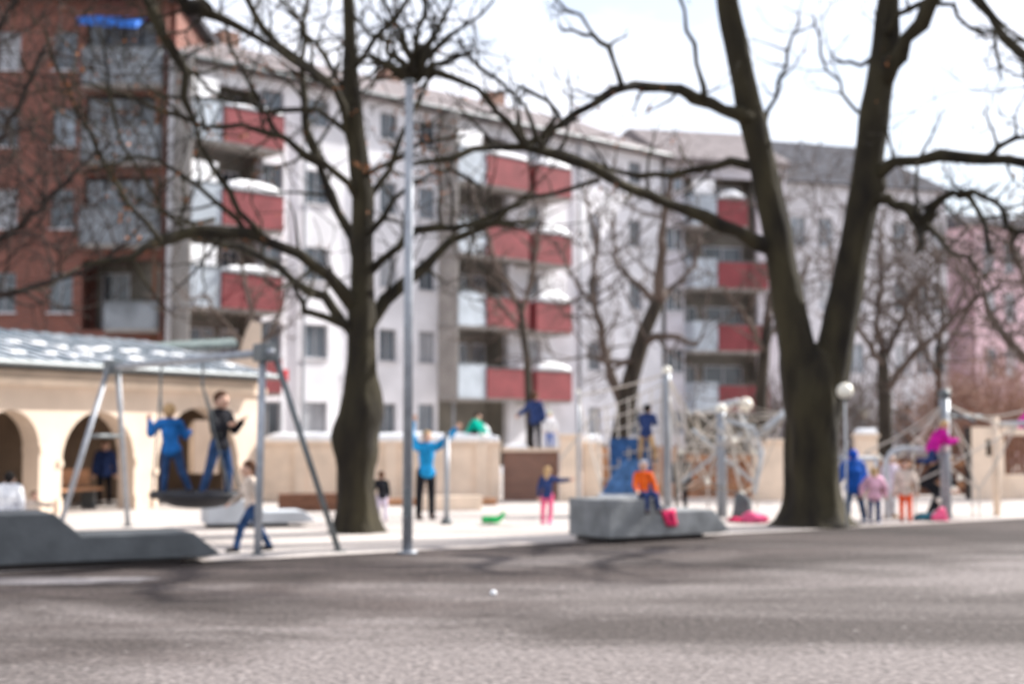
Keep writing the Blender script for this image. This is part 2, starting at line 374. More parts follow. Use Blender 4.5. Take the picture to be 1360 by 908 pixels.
for z in rows:
    # loggia floor, ceiling and side cheeks, back wall with glazing
    MB().box(bayL + .003, bayR - .003, .3, 1.88, z - 1.40, z - 1.255, F).build('loggia_floor', M['slab'], bb)
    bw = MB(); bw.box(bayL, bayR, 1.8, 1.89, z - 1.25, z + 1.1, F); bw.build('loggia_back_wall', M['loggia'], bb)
    window(F, bb, bayL + .2, bayL + 1.15, z - 1.1, z + .8, 1.7, sill=False); window(F, bb, bayL + 1.5, bayR - .2, z - .5, z + .8, 1.7, sill=False)
    if i == 1 or i == 0:
        pass
    balcony(F, bb, bayL + (.9 if i == 1 else .02), bayR - .05, z - 1.2, 'panel_b', proj=.55, h=1.12 if i != 1 else .8, inset=.3)
    if i > 1:
        gp = MB()
        for k in range(4):
            u = bayL + .12 + k * (bayR - bayL - .3) / 4; gp.box(u, u + .5, .1, .13, z - .05, z + .9, F)
        gp.build('balcony_glazing', M['panel_b'], bb)
    i += 1
aw = MB(); aw.hexa([F(bayL + .1, -1.5, 14.62), F(bayR - .6, -1.5, 14.5), F(bayR - .6, -1.45, 14.5), F(bayL + .1, -1.45, 14.62), F(bayL + .1, -1.5, 14.82), F(bayR - .6, -1.5, 14.7), F(bayR - .6, -.05, 15.25), F(bayL + .1, -.05, 15.35)])
aw.build('awning', M['blue_awning'], bb)
e = MB(); e.box(-.3, F.L + .6, -.8, 11.2, H + .002, H + .22, F); e.hexa([F(-.3, -.8, H + .22), F(F.L + .6, -.8, H + .22), F(F.L + .6, 11.2, H + .22), F(-.3, 11.2, H + .22), F(-.3, 3, H + 2.4), F(F.L - 2, 3, H + 2.4), F(F.L - 2, 8, H + 2.4), F(-.3, 8, H + 2.4)])
e.build('roof', M['slate'], bb)
MB().tube([F(F.L - .25, -.08, 0), F(F.L - .25, -.08, H)], .07).build('downpipe', M['wood_d'], bb)

# ---- long white building
A0 = (-11.3, 46.2); B0 = (6.7, 63.4)
F = frame(A0, B0); wb = thing('apartment_building', 'long white rendered apartment building with stacks of red balconies', 'building', (-2, 55, 0))
H = 13.9; zc = [2.1, 4.85, 7.6, 10.35, 13.05]
holes = []; wins = []
for px, ww in ((358, .5), (420, .5), (515, .42), (567, .42), (790, .4), (845, .42)):
    u = F.upx(px)
    for z in zc[:]:
        if z > 13: holes.append((u - ww, u + ww, z - .5, z + .5))
        else: holes.append((u - ww, u + ww, z - .6, z + .6))
wins = list(holes)
# balcony bays: recessed loggias (dark) where the grey/red stacks are
FB = frame(F(0, -1.15, 0)[:2], F(F.L, -1.15, 0)[:2])
bays = [(FB.upx(250), FB.upx(372)), (FB.upx(608), FB.upx(702))]
for a, c in bays: holes.append((a, c, .3, 13.4))
u735 = FB.upx(736)
for z in zc[1:]: holes.append((u735 - .35, u735 + .35, z - .5, z + .5)); wins.append((u735 - .35, u735 + .35, z - .5, z + .5))
# window right of bay on loggia group left
wall_holes(F, F.L, H, holes, .3).build('wall', M['white_wall'], wb)
bd = MB(); edges = [0] + [x for ab in bays for x in ab] + [F.L]
for k in range(0, len(edges), 2): bd.box(edges[k] + (.0 if k == 0 else -.3 + .3), edges[k + 1], .32, 11, 0, H - .01, F)
for a, c in bays: bd.box(a + .002, c - .002, 1.3, 11, 0, H - .01, F)
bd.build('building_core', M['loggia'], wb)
for a, c, e0, g in wins: window(F, wb, a, c, e0, g, fm='frame_g')
fl = [3.0, 5.75, 8.5, 11.25]
for bi, (a, c) in enumerate(bays):
    sp = FB.upx(292) if bi == 0 else FB.upx(646)
    for k, z in enumerate(fl):
        window(F, wb, a + .15, sp - .15, z + .9, z + 2.2, 1.18, sill=False); window(F, wb, sp + .2, (sp + c) / 2, z + .3, z + 2.2, 1.18, sill=False); window(F, wb, (sp + c) / 2 + .25, c - .2, z + .9, z + 2.2, 1.18, sill=False)
        pnl = MB().box(a, a + .05, -1.1, -.01, z, z + 2.55, F)
        pnl.build('balcony_screen', M['slab'], wb)
        balcony(F, wb, a + .05, sp - .02, z - .02, 'grey_panel', 1.1, 1.25, label='grey panelled balustrade')
        if (bi == 1 and k == 3) or (bi == 0 and k >= 1): blind(F, wb, a + .12, sp - .1, z + 1.25)
        balcony(F, wb, sp + .02, (c if bi == 1 else c + .05), z, 'red_panel', 1.15, 1.1, snow={(0, 3): .3, (0, 2): .55, (0, 1): .4, (1, 3): .3}.get((bi, k), 0), label='red balustrade panels')
a, c = FB.upx(711), FB.upx(758)
for k, z in enumerate(fl): balcony(F, wb, a, c, z - .05, 'red_panel', 1.2, 1.1, snow=(.5, .65, .6, .4)[k], label='red balustrade panels')
rf = MB(); rf.box(-.1, F.L + .1, -.5, 0, H + .002, H + .16, F)
rf.hexa([F(-.1, -.5, H + .162), F(F.L + .1, -.5, H + .162), F(F.L + .1, 11, H + .162), F(-.1, 11, H + .162), F(-.1, 5, H + 2.5), F(F.L + .1, 5, H + 2.5), F(F.L + .1, 6, H + 2.5), F(-.1, 6, H + 2.5)])
ro = rf.build('roof', M['rooftile'], wb)
MB().tube([F(-.2, -.58, H + .08), F(F.L + .2, -.58, H + .08)], .08).build('gutter', M['steel_d'], wb)
for u in (F.upx(400), F.upx(600), F.upx(768)): MB().tube([F(u, -.1, 0), F(u, -.1, H)], .06).build('downpipe', M['steel'], wb)
for u in (5, 13, 19):
    MB().box(u, u + .8, 4.8, 5.6, H + 2, H + 3.0, F).build('chimney', M['brownbrick'], ro)
    
# ---- second wing
F = frame((6.9, 63.6), (12.6, 65.0)); sb = thing('apartment_wing', 'pale end wing with grey and red balconies behind the forked tree', 'building', (11, 64, 0))
H = 13.8; holes = []
FB = frame(F(0, -1.15, 0)[:2], F(F.L, -1.15, 0)[:2])
bay = (FB.upx(922), FB.upx(1022))
for px in (898,):
    u = F.upx(px)
    for z in zc: holes.append((u - .42, u + .42, z - .55, z + .55))
wins = list(holes); holes.append((bay[0], bay[1], .3, 13.2))
wall_holes(F, F.L, H, holes, .3).build('wall', M['white2'], sb)
bd = MB(); bd.box(.01, bay[0], .32, 11, 0, H - .01, F); bd.box(bay[1], F.L - .01, .32, 11, 0, H - .01, F); bd.box(bay[0] + .003, bay[1] - .003, 1.3, 11, 0, H - .01, F); bd.build('building_core', M['loggia'], sb)
for a, c, e0, g in wins: window(F, sb, a, c, e0, g)
sp = FB.upx(955); sp2 = FB.upx(995)
for k, z in enumerate([2.6, 5.3, 8.1, 10.9]):
    window(F, sb, bay[0] + .1, sp - .1, z + .8, z + 2.1, 1.18, sill=False); window(F, sb, sp + .2, bay[1] - .3, z + .5, z + 2.1, 1.18, sill=False)
    balcony(F, sb, bay[0] + .02, sp - .02, z, 'grey_panel', 1.1, 1.25)
    if k == 3: blind(F, sb, bay[0] + .08, sp - .08, z + 1.27)
    balcony(F, sb, sp + .02, sp2, z, 'red_panel', 1.15, 1.1, snow=.6 if k == 3 else 0, label='red balustrade panels')
    if k < 3: balcony(F, sb, sp2 + .08, bay[1], z, 'red_panel', 1.15, 1.1, label='red balustrade panels')
rf = MB(); rf.box(0, F.L + .1, -.5, 0, H + .002, H + .16, F)
rf.hexa([F(0, -.5, H + .162), F(F.L + .1, -.5, H + .162), F(F.L + .1, 11, H + .162), F(0, 11, H + .162), F(0, 5, H + 2.6), F(F.L + .1, 5, H + 2.6), F(F.L + .1, 6, H + 2.6), F(0, 6, H + 2.6)])
rf.build('roof', M['rooftile'], sb)

# ---- slate-roofed building and pink building
def plain_block(name, label, px0, px1, D, D2, H, roofh, wm, rm, pxs, zrows, gable=False, fm='frame_w', ww=.5, dorm=()):
    F = frame((GX(px0, D), D), (GX(px1, D2), D2)); t = thing(name, label, 'building', (GX((px0 + px1) / 2, D), D, 0))
    holes = []
    for p in pxs:
        u = F.upx(p)
        for z in zrows: holes.append((u - ww, u + ww, z - .75, z + .75))
    wall_holes(F, F.L, H, holes, .3).build('wall', M[wm], t)
    MB().box(.01, F.L - .01, .32, 11, 0, H - .01, F).build('building_core', M[wm], t)
    for h in holes: window(F, t, *h, fm=fm)
    r = MB(); e = .3
    if gable:   # ridge along u with hipped right end
        r.hexa([F(-e, -.4, H + .002), F(F.L + e, -.4, H + .002), F(F.L + e, 11, H + .002), F(-e, 11, H + .002), F(-e, 4.5, H + roofh), F(F.L - 2.0, 4.5, H + roofh), F(F.L - 2.0, 6, H + roofh), F(-e, 6, H + roofh)])
    else:
        r.hexa([F(-e, -.4, H + .002), F(F.L + e, -.4, H + .002), F(F.L + e, 11, H + .002), F(-e, 11, H + .002), F(-e, 4.5, H + roofh), F(F.L + e, 4.5, H + roofh), F(F.L + e, 6, H + roofh), F(-e, 6, H + roofh)])
    ro = r.build('roof', M[rm], t)
    for p in dorm:
        u = F.upx(p); d = MB(); d.box(u - .8, u + .8, .6, 4, H + .3, H + 2.2, F); dm = d.build('dormer', M[wm], ro)
        MB().prism([(u - 1, H + 2.203), (u + 1, H + 2.203), (u, H + 3.1)], F, .4, 4).build('dormer_roof', M[rm], dm)
        MB().box(u - .4, u + .4, .56, .595, H + .7, H + 1.8, F).build('pane', M['glass'], dm)
    return F, t, ro
F, t, ro = plain_block('corner_house', 'long pale grey house with dark slate roof seen through and right of the forked tree', 1046, 1262, 67, 70, 13.5, 3.0, 'white3', 'slate', (1064, 1100, 1140, 1200, 1228, 1250), (2.2, 5.2, 8.2, 11.2), gable=True, ww=.4)
plain_block('pink_house', 'pink rendered house at the right-hand end of the row', 1298, 1470, 72, 76, 12.2, 1.4, 'pink', 'slate', (1318, 1345, 1375, 1410), (2.3, 5.2, 8.1, 10.6), ww=.4)

# ------------------------------------------------------------------ arcade pavilion
F = frame((-13.8, 19.25), (-6.0, 34.0)); pv = thing('arcade_pavilion', 'cream arcade pavilion with dark arches and a snow-dusted metal roof', 'pavilion', (-9.6, 27, 0))
H = 2.82; T = .45
def arch_wall(F, arches, U0, U1, H, T, m, parent):
    b = MB(); x = U0
    for (a, c, zs) in arches:
        b.box(x, a, 0, T, 0, H, F); r = (c - a) / 2; mid = (a + c) / 2; n = 14; ztop_arc = zs + r * 1.0
        P = [(mid - r * math.cos(math.pi * i / n), zs + r * math.sin(math.pi * i / n)) for i in range(n + 1)]
        for i in range(n):
            (u0, z0), (u1, z1) = P[i], P[i + 1]
            b.hexa([F(u0, 0, z0), F(u1, 0, z1), F(u1, T, z1), F(u0, T, z0), F(u0, 0, H), F(u1, 0, H), F(u1, T, H), F(u0, T, H)])
        x = c
    b.box(x, U1, 0, T, 0, H, F)
    return b.build('wall', m, parent)
u = F.upx
arches = [(u(-100), u(-38), 1.1), (u(-26), u(54), 1.1), (u(84), u(180), 1.1), (u(210), u(318), 1.1)]
arches = [(a, c, 2.05 - (c - a) / 2 if (c - a) / 2 < 1.3 else .8) for a, c, z in arches]
arch_wall(F, arches, 0, F.L, H, T, M['cream'], pv)
for k, (a, c, zs) in enumerate(arches):
    for x0, x1 in ((a - .1, a - .002), (c + .002, c + .1)): MB().box(x0, x1, -.05, T + .02, zs - .08, zs + .04, F).build('capital', M['cream2'], pv)
    for x0, x1 in ((a - .12, a - .01), (c + .01, c + .12)): MB().box(x0, x1, -.05, -.003, 0, .3, F).build('pier_base', M['cream2'], pv)
MB().box(-.2, F.L + .1, -.10, -.004, H - .3, H - .16, F).build('cornice_band', M['cream2'], pv)
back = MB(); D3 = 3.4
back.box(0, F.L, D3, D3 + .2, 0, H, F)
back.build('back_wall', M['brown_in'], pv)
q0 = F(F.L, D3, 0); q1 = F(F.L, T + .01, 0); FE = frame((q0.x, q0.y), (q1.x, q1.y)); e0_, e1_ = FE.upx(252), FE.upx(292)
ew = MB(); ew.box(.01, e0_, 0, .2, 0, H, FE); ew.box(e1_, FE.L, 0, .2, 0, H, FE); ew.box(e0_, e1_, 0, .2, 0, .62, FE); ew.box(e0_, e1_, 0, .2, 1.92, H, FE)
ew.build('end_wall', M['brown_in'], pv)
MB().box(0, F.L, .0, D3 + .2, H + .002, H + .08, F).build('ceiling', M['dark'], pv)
rf = MB(); rf.hexa([F(-.2, -.5, H + .083), F(F.L + .05, -.5, H + .083), F(F.L + .05, D3 + .3, H + .083), F(-.2, D3 + .3, H + .083), F(-.2, -.5, H + .15), F(F.L + .05, -.5, H + .15), F(F.L + .05, D3 + .3, 3.92), F(-.2, D3 + .3, 3.92)])
ro = rf.build('roof', M['metal_roof'], pv)
sm = MB()
n = 36
for k in range(n):
    uu = -.1 + (F.L) * k / n
    sm.hexa([F(uu, -.48, H + .152), F(uu + .03, -.48, H + .152), F(uu + .03, D3 + .25, 3.92), F(uu, D3 + .25, 3.92), F(uu, -.48, H + .19), F(uu + .03, -.48, H + .19), F(uu + .03, D3 + .25, 3.95), F(uu, D3 + .25, 3.95)])
sm.build('roof_seams', M['steel_d'], ro)
sn = MB(); rr0 = random.Random(8)
for k in range(60):
    if rr0.random() < .2: continue
    uu = .1 + (F.L - .5) * (k % 30 + rr0.uniform(-.35, .35)) / 30; ww = (.5 if k < 30 else 1.6) + rr0.uniform(-.15, .2)
    zz = H + .16 + (ww + .5) / (D3 + .8) * (3.92 - H - .15)
    white_lump(sn, F, uu, uu + rr0.uniform(.15, .5), ww - .12, ww + rr0.uniform(.1, .3), zz - .02, .06, k)
o = sn.build('roof_snow', M['snow'], ro, smooth=True); o['kind'] = 'stuff'
MB().tube([F(-.2, -.58, H + .1), F(F.L + .1, -.58, H + .1)], .07).build('gutter', M['steel_d'], pv)

# annex behind the pavilion
F = frame((GX(176, 37.5), 37.5), (GX(346, 38.2), 38.2)); an = thing('garden_annex', 'low cream annex with a weathered green roof and stepped gable behind the arcade', 'building', (-8, 38, 0))
L = F.L
MB().prism([(0, 0), (L, 0), (L, 4.55), (L - .28, 4.62), (L - .42, 4.3), (L - .6, 3.75), (L - .62, 3.7), (0, 3.35)], F, 0, .35).build('wall', M['cream'], an)
r = MB(); r.hexa([F(-.1, -.3, 3.72), F(L - .64, -.3, 3.9), F(L - .64, 4, 4.2), F(-.1, 4, 4.0), F(-.1, -.3, 3.84), F(L - .64, -.3, 4.0), F(L - .64, 4, 4.4), F(-.1, 4, 4.2)])
r.build('roof', M['green_roof'], an)
MB().box(0, L, .36, 4, 0, 3.3, F).build('building_core', M['cream2'], an)

# ------------------------------------------------------------------ boundary wall pieces
def garden_wall(px0, px1, D, top, label, m='cream2', snow=True, pil=(), name='garden_wall', t=.35, base=0, snowh=.2):
    F = frame((GX(px0, D), D), (GX(px1, D), D + .001)); o = thing(name, label, 'wall', (GX((px0 + px1) / 2, D), D, 0))
    MB().box(0, F.L, 0, t, base, top, F).build('wall_body', M[m], o, bevel=.02)
    MB().box(-.03, F.L + .03, -.06, t + .06, top + .002, top + .08, F).build('coping', M['cream2'], o)
    for p in pil:
        uu = F.upx(p); MB().box(uu - .14, uu + .14, -.09, -.003, 0, top - .01, F).build('pilaster', M['cream2'], o)
    if snow:
        s = MB(); white_lump(s, F, .02, F.L - .02, -.05, t + .05, top + .08, snowh, px0, flat=30)
        s.build('snow_or_highlight_cap', M['snow'], o, smooth=True)
    return F, o
WD = 34.0
garden_wall(348, 664, WD, 1.33, 'long cream garden wall with pilasters and snow on top, left of the brown gate', pil=(400, 460, 520, 640))
# brown gate section
def board_section(px0, px1, D, top, label, mm='rust_wood', name='board_fence', cat='fence', rail=True):
    F = frame((GX(px0, D), D), (GX(px1, D), D + .001)); o = thing(name, label, cat, (GX((px0 + px1) / 2, D), D, 0))
    b = MB(); n = max(3, int(F.L / .14)); rr = random.Random(px0)
    for k in range(n):
        b.box(F.L * k / n, F.L * (k + 1) / n - .012, rr.uniform(0, .02), .045, .05, top - rr.uniform(0, .05), F)
    b.build('boards', M[mm], o)
    if rail:
        r = MB(); r.box(0, F.L, -.06, -.003, top - .22, top - .1, F); r.box(0, F.L, -.06, -.003, .25, .36, F); r.build('rails', M['wood'], o)
    MB().box(0, .1, .05, .15, 0, top + .02, F).build('post', M['wood_d'], o); MB().box(F.L - .1, F.L, .05, .15, 0, top + .02, F).build('post', M['wood_d'], o)
    return F, o
F, o = garden_wall(668, 742, WD + .2, 1.16, 'brown brick wall section that two children stand on', m='brownbrick', snow=False, name='brick_wall')
s = MB(); white_lump(s, F, .02, F.L * .45, -.05, .4, 1.242, .1, 3); s.build('snow_or_highlight_cap', M['snow'], o, smooth=True)
garden_wall(744, 772, WD - .3, 1.5, 'cream gate pier right of the children on the brick wall', snow=False, t=.5, name='gate_pier')
garden_wall(774, 800, WD, 1.30, 'short snow-capped cream wall behind the climbing net', snow=True)
board_section(800, 900, WD + .6, 1.3, 'reddish board fence behind the climbing net', 'wood')
board_section(905, 998, WD + .6, 1.15, 'brown weathered board fence between mast and forked tree', 'rust_wood')
garden_wall(1000, 1042, WD, 1.38, 'cream wall just left of the big forked tree trunk', snow=False)
garden_wall(1140, 1166, WD + 1, 1.5, 'snow-capped cream pier behind the group of children', snow=True, t=.5, name='gate_pier', snowh=.15)
board_section(1168, 1290, WD + 2, 1.0, 'low dark board fence behind the right climbing mast', 'wood_d')
# right gate house wall with openings
F = frame((GX(1290, WD + .5), WD + .5), (GX(1420, WD + .5), WD + .6)); o = thing('gate_wall', 'cream gate wall with dark openings at the right edge', 'wall', (GX(1350, 35), WD + .5, 0))
ho = [(F.upx(1308), F.upx(1319), 1.05, 1.45), (F.upx(1333), F.upx(1344), .5, 1.5)]
wall_holes(F, F.upx(1325), 1.75, ho[:1], .3).build('wall_body', M['cream2'], o)
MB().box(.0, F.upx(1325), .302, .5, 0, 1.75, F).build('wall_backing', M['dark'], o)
MB().box(F.upx(1326), F.upx(1332), 0, .3, 0, 1.6, F).build('gate_post', M['cream2'], o)
b = MB(); b.box(F.upx(1326), F.L, -.12, -.003, 1.55, 1.75, F); b.box(F.upx(1326), F.L, .1, .3, 0, .6, F); b.build('gate_beam', M['cream2'], o)
b = MB()
for k in range(9): b.box(F.upx(1334) + k * .12, F.upx(1334) + k * .12 + .05, .12, .16, .6, 1.55, F)
b.build('gate_bars', M['wood_d'], o)
# low kerb / timber edging strips in front of the wall
def edging(px0, px1, D, h, label, m, t=.25, name='timber_edging', cat='edging'):
    F = frame((GX(px0, D), D), (GX(px1, D), D + .3)); o = MB().box(0, F.L, 0, t, 0, h, F).build(name, M[m], None, bevel=.015); tag(o, label, cat); return o
edging(372, 455, 29.2, .36, 'dark timber bench slab beside the left tree trunk', 'wood_d', .4, 'timber_bench', 'bench')
edging(500, 660, 31.5, .16, 'long low grey timber edging in front of the snow-topped wall', 'wood', .2)
edging(560, 640, 29.5, .30, 'pale balance log near the thin post', 'cream2', .2, 'balance_log', 'log')

# ------------------------------------------------------------------ concrete blocks
def conc(name, label, x, y, ang, L, up, lo, hu, hl, slope, width, m, under=True):
    d = Vector((math.cos(ang), math.sin(ang))); F = frame((x, y), (x + d.x * L, y + d.y * L))
    o = thing(name, label, 'concrete block', (x, y, 0), 'stepped concrete blocks beside the yard')
    P = [(0, .07), (L - slope * .4, .07), (L, .0), (L - slope, hl), (up + slope * .9, hl), (up, hu), (0, hu)]
    P = [(0, .07), (L - .25, .07), (L - .03, .1), (L - slope, hl), (up + slope * .9, hl), (up, hu), (0, hu)]
    b = MB().prism(P, F, 0, width); c = b.build('block', M[m], o, bevel=.02)
    MB().box(.06, L - .5, .12, width - .12, 0, .069, F).build('plinth', M['dark'], o)  # near-black colour puts the shadow under the block into the plinth
    return F, o
a1 = math.atan2(1.25, 2.33)
conc('concrete_block', 'long dark stepped concrete block at the left edge of the yard', -9.2, 14.85, a1, 6.36, 4.3, 0, .66, .38, .38, 1.0, M and 'concrete')
a2 = math.atan2(1.3, 1.95)
FC, blk = conc('concrete_block', 'stepped concrete block with a child in orange sitting on it', 1.41, 20.8, a2, 2.4, .85, 0, .63, .44, .38, 1.0, 'concrete_m')
conc('concrete_block', 'pale stepped concrete block behind the walking child', GX(280, 24.2), 24.0, R(20), 1.9, .75, 0, .47, .27, .25, .8, 'concrete_l')

# ------------------------------------------------------------------ lamp posts
def cyl(p0, p1, r, name, m, parent=None, r2=None, n=14):
    return MB().tube([p0, p1], [r, r2 if r2 is not None else r], n).build(name, M[m], parent, smooth=True)
p = W(541, 733, 19.1); p.z = 0
t = thing('lamp_post', 'tall grey steel pole at the asphalt edge, its top among the twigs', 'pole', p)
tp = W(547, 112, 19.1)
cyl(p, (p.x, p.y, tp.z), .07, 'pole', 'steel', t, .058); cyl(p, p + Vector((0, 0, .035)), .13, 'base_plate', 'steel', t)
cyl((p.x, p.y, tp.z + .002), (p.x, p.y, tp.z + .06), .07, 'top_cap', 'steel_d', t)
pl = MB(); pl.box(p.x - .045, p.x + .045, p.y - .078, p.y - .066, .5, .85); pl.build('access_door', M['steel_d'], t)
def globe(px, py, D, r, label):
    c = W(px, py, D); t = thing('globe_lamp', label, 'street lamp', (c.x, c.y, 0), 'globe street lamps beyond the wall')
    cyl((c.x, c.y, 0), (c.x, c.y, c.z - r), .018, 'pole', 'concrete_l', t, .014); cyl((c.x, c.y, c.z - r - .02), (c.x, c.y, c.z - r + .05), .06, 'collar', 'steel_d', t)
    MB().ball(c, r, 20, 14).build('lamp_globe', M['lamp'], t, smooth=True)
globe(1122, 519, 24.2, .14, 'large white globe lamp right of the forked tree trunk')
globe(990, 537, 46, .23, 'white globe lamp left of the forked tree trunk')
globe(1148, 548, 60, .2, 'smaller distant globe lamp right of the large one')
globe(1260, 521, 50, .16, 'small globe lamp just above the right climbing mast')
# thin post
p = W(593, 695, 25.2); p.z = 0
t = thing('thin_post', 'thin grey post with dark foot right of the adult with raised arms', 'post', p)
cyl(p, p + Vector((0, 0, 1.55)), .045, 'pole', 'steel', t); cyl(p, p + Vector((0, 0, .1)), .1, 'foot', 'steel_d', t); cyl(p + Vector((0, 0, 1.552)), p + Vector((0, 0, 1.6)), .05, 'top_cap', 'steel_d', t)
# red sign on the facade
F = frame(A0, B0); us = F.upx(362)
t = thing('red_sign', 'small square red sign on a bracket, seen between the swing posts', 'sign', F(us, -.5, 0))
zc_ = 1.6 + 76 / FPX * F.dist(us)
MB().box(us - .22, us + .22, -.62, -.58, zc_ - .2, zc_ + .2, F).build('sign_board', cloth('sign_red', (.6, .03, .04)), t)
cyl(F(us, -.54, 0), F(us, -.54, zc_ + .2), .03, 'post', 'steel', t)

# ------------------------------------------------------------------ swing set
t = thing('swing_set', 'grey steel swing frame with a black nest swing', 'swing', (-4.9, 21.2, 0))
aR = W(352, 468, 19.1); aL = W(150, 488, 23.4); zt = 2.68; aR.z = aL.z = zt
dbeam = (aL - aR).normalized()
def foot(px, py, D):
    v = W(px, py, D); v.z = 0; return v
legs = [(aR + Vector((-.03, 0, 0)), foot(342, 735, 18.9)), (aR + Vector((.12, 0, 0)), foot(450, 730, 19.5)), (aL + Vector((.06, .05, 0)), foot(170, 692, 24.6)), (aL + Vector((-.06, -.05, 0)), foot(76, 715, 22.6))]
for k, (a, b_) in enumerate(legs):
    l = MB().tube([b_, a], .042 if k != 0 else .052, 12).build('leg', M['steel' if k != 1 else 'steel_d'], t, smooth=True)
    MB().tube([b_, b_ + Vector((0, 0, .02))], .1, 12).build('foot_plate', M['steel_d'], l)
MB().tube([aR - dbeam * .2, aL + dbeam * .2], .055, 12).build('top_beam', M['steel'], t, smooth=True)
for a in (aL, aR):
    fr = Matrix.Rotation(math.atan2(dbeam.y, dbeam.x), 3, 'Z')
    b = MB(); b.box(-.14, .14, -.12, .12, -.12, .12); b.v = [fr @ v + a for v in b.v]; b.build('beam_bracket', M['steel_d'], t, bevel=.02)
# cross brace on left frame
q0 = legs[2][0].lerp(legs[2][1], .42); q1 = legs[3][0].lerp(legs[3][1], .42); MB().tube([q0, q1], .035, 10).build('cross_brace', M['steel_d'], t, smooth=True)
nc = W(262, 660, 21.4); nc.z = .68
dirb = Vector((.97, -.25, 0)).normalized(); dper = Vector((.25, .97, 0))
b = MB(); ring = [nc + dirb * .69 * math.cos(2 * math.pi * k / 28) + dper * .5 * math.sin(2 * math.pi * k / 28) for k in range(29)]
b.tube(ring, .06, 8); nest = b.build('nest_ring', M['rubber'], t, smooth=True)
b = MB()
vs = []; fs = []
NR = 5
for i in range(NR + 1):
    for k in range(20):
        r = 1 - i / NR * .92; z = -.17 * (1 - r ** 3)
        vs.append(nc + dirb * .67 * r * math.cos(2 * math.pi * k / 20) + dper * .48 * r * math.sin(2 * math.pi * k / 20) + Vector((0, 0, z)))
for i in range(NR):
    for k in range(20): fs.append((i * 20 + k, i * 20 + (k + 1) % 20, (i + 1) * 20 + (k + 1) % 20, (i + 1) * 20 + k))
b.add(vs, fs); no = b.build('nest_net', M['rubber'], nest, smooth=True)
sl_ = no.modifiers.new('solid', 'SOLIDIFY'); sl_.thickness = .03
bm_ = (aR + aL) / 2
for sx in (-1, 1):
    top = (bm_ + dbeam * -.75 * sx) + Vector((0, 0, -.05))
    mid = top + Vector((0, 0, -.35)); 
    e1 = nc + dirb * .69 * sx * .93 + dper * .2; e2 = nc + dirb * .69 * sx * .93 - dper * .2
    b = MB(); b.tube([top, mid], .018, 6); b.tube([mid, e1], .014, 6); b.tube([mid, e2], .014, 6); b.build('chain', M['steel_d'], t)
# bench inside arch
F = frame((-13.8, 19.25), (-6.0, 34.0)); ua, uc = F.upx(92), F.upx(172)
t = thing('wooden_bench', 'wooden bench standing inside the second arch', 'bench', F((ua + uc) / 2, .9, 0))
MB().box(ua, uc, .7, 1.1, .40, .46, F).build('seat', M['wood'], t); MB().box(ua, uc, 1.08, 1.13, .5, .85, F).build('backrest', M['wood'], t)
for x in (ua + .15, uc - .2): MB().box(x, x + .06, .75, 1.12, 0, .398, F).build('leg', M['steel_d'], t)

# ------------------------------------------------------------------ trees
class Grow:
    def __init__(s, seed): s.r = random.Random(seed); s.b = MB(); s.n = 0; s.rmin = .0075
    def twig(s, p, d, L, r, depth, up=.15):
        if s.n > 14000: return
        s.n += 1
        R_ = s.r; seg = max(3, int(L / .28)); pts = [p.copy()]; rs = [r]; d = d.normalized()
        for i in range(seg):
            d = (d + Vector((R_.gauss(0, .2), R_.gauss(0, .2), R_.gauss(0, .16) + up * .3))).normalized()
            p = p + d * (L / seg); pts.append(p.copy()); rs.append(max(r * (1 - .75 * (i + 1) / seg), s.rmin))
            if depth > 0 and i > 0 and R_.random() < .62:
                ax = Vector((R_.gauss(0, 1), R_.gauss(0, 1), R_.gauss(0, .7) + .25)); ax = (ax - d * ax.dot(d)).normalized()
                s.twig(p, d * .6 + ax * R_.uniform(.5, 1.0), L * R_.uniform(.35, .62), max(rs[-1] * .68, s.rmin), depth - 1, up)
        s.b.tube(pts, rs, 5 if r > .02 else 4, cap=False)
    def limb(s, pix, D, off=0, off1=None, dens=1.0, tl=1.6, depth=2, tr=.034, b=None, side=None, up=.2, start=.15):
        """pix: list of (px,py,r_px); traced in the picture, given real depth D with an offset that grows along the limb"""
        n = len(pix); off1 = off if off1 is None else off1
        P = []; Rr = []
        for i, (x, y, r) in enumerate(pix):
            q = W(x, y, D + off + (off1 - off) * i / max(1, n - 1)); P.append(q); Rr.append(r / FPX * D)
        # Catmull-Rom resample
        pts = []; rs = []
        for i in range(n - 1):
            p0, p1, p2, p3 = P[max(i - 1, 0)], P[i], P[i + 1], P[min(i + 2, n - 1)]; m = max(2, int((p2 - p1).length / .3))
            for k in range(m):
                tt = k / m
                q = .5 * ((2 * p1) + (p2 - p0) * tt + (2 * p0 - 5 * p1 + 4 * p2 - p3) * tt ** 2 + (3 * p1 - p0 - 3 * p2 + p3) * tt ** 3)
                q = q + Vector((s.r.gauss(0, .034), s.r.gauss(0, .05), s.r.gauss(0, .034)))
                pts.append(q); rs.append((Rr[i] + (Rr[i + 1] - Rr[i]) * tt) * s.r.uniform(.85, 1.25))
        pts.append(P[-1]); rs.append(Rr[-1])
        (b or s.b).tube(pts, rs, 9 if max(rs) > .06 else 7)
        N = len(pts)
        for i in range(1, N):
            if i / N < start: continue
            if s.r.random() < 1.05 * dens:
                d = (pts[i] - pts[i - 1]).normalized(); ax = Vector((s.r.gauss(0, 1), s.r.gauss(0, 1), s.r.gauss(0, .8) + .2)); ax = (ax - d * ax.dot(d)).normalized()
                s.twig(pts[i], d * .45 + ax, tl * s.r.uniform(.5, 1.2), min(tr, rs[i] * .6), depth, up)
        return pts, rs
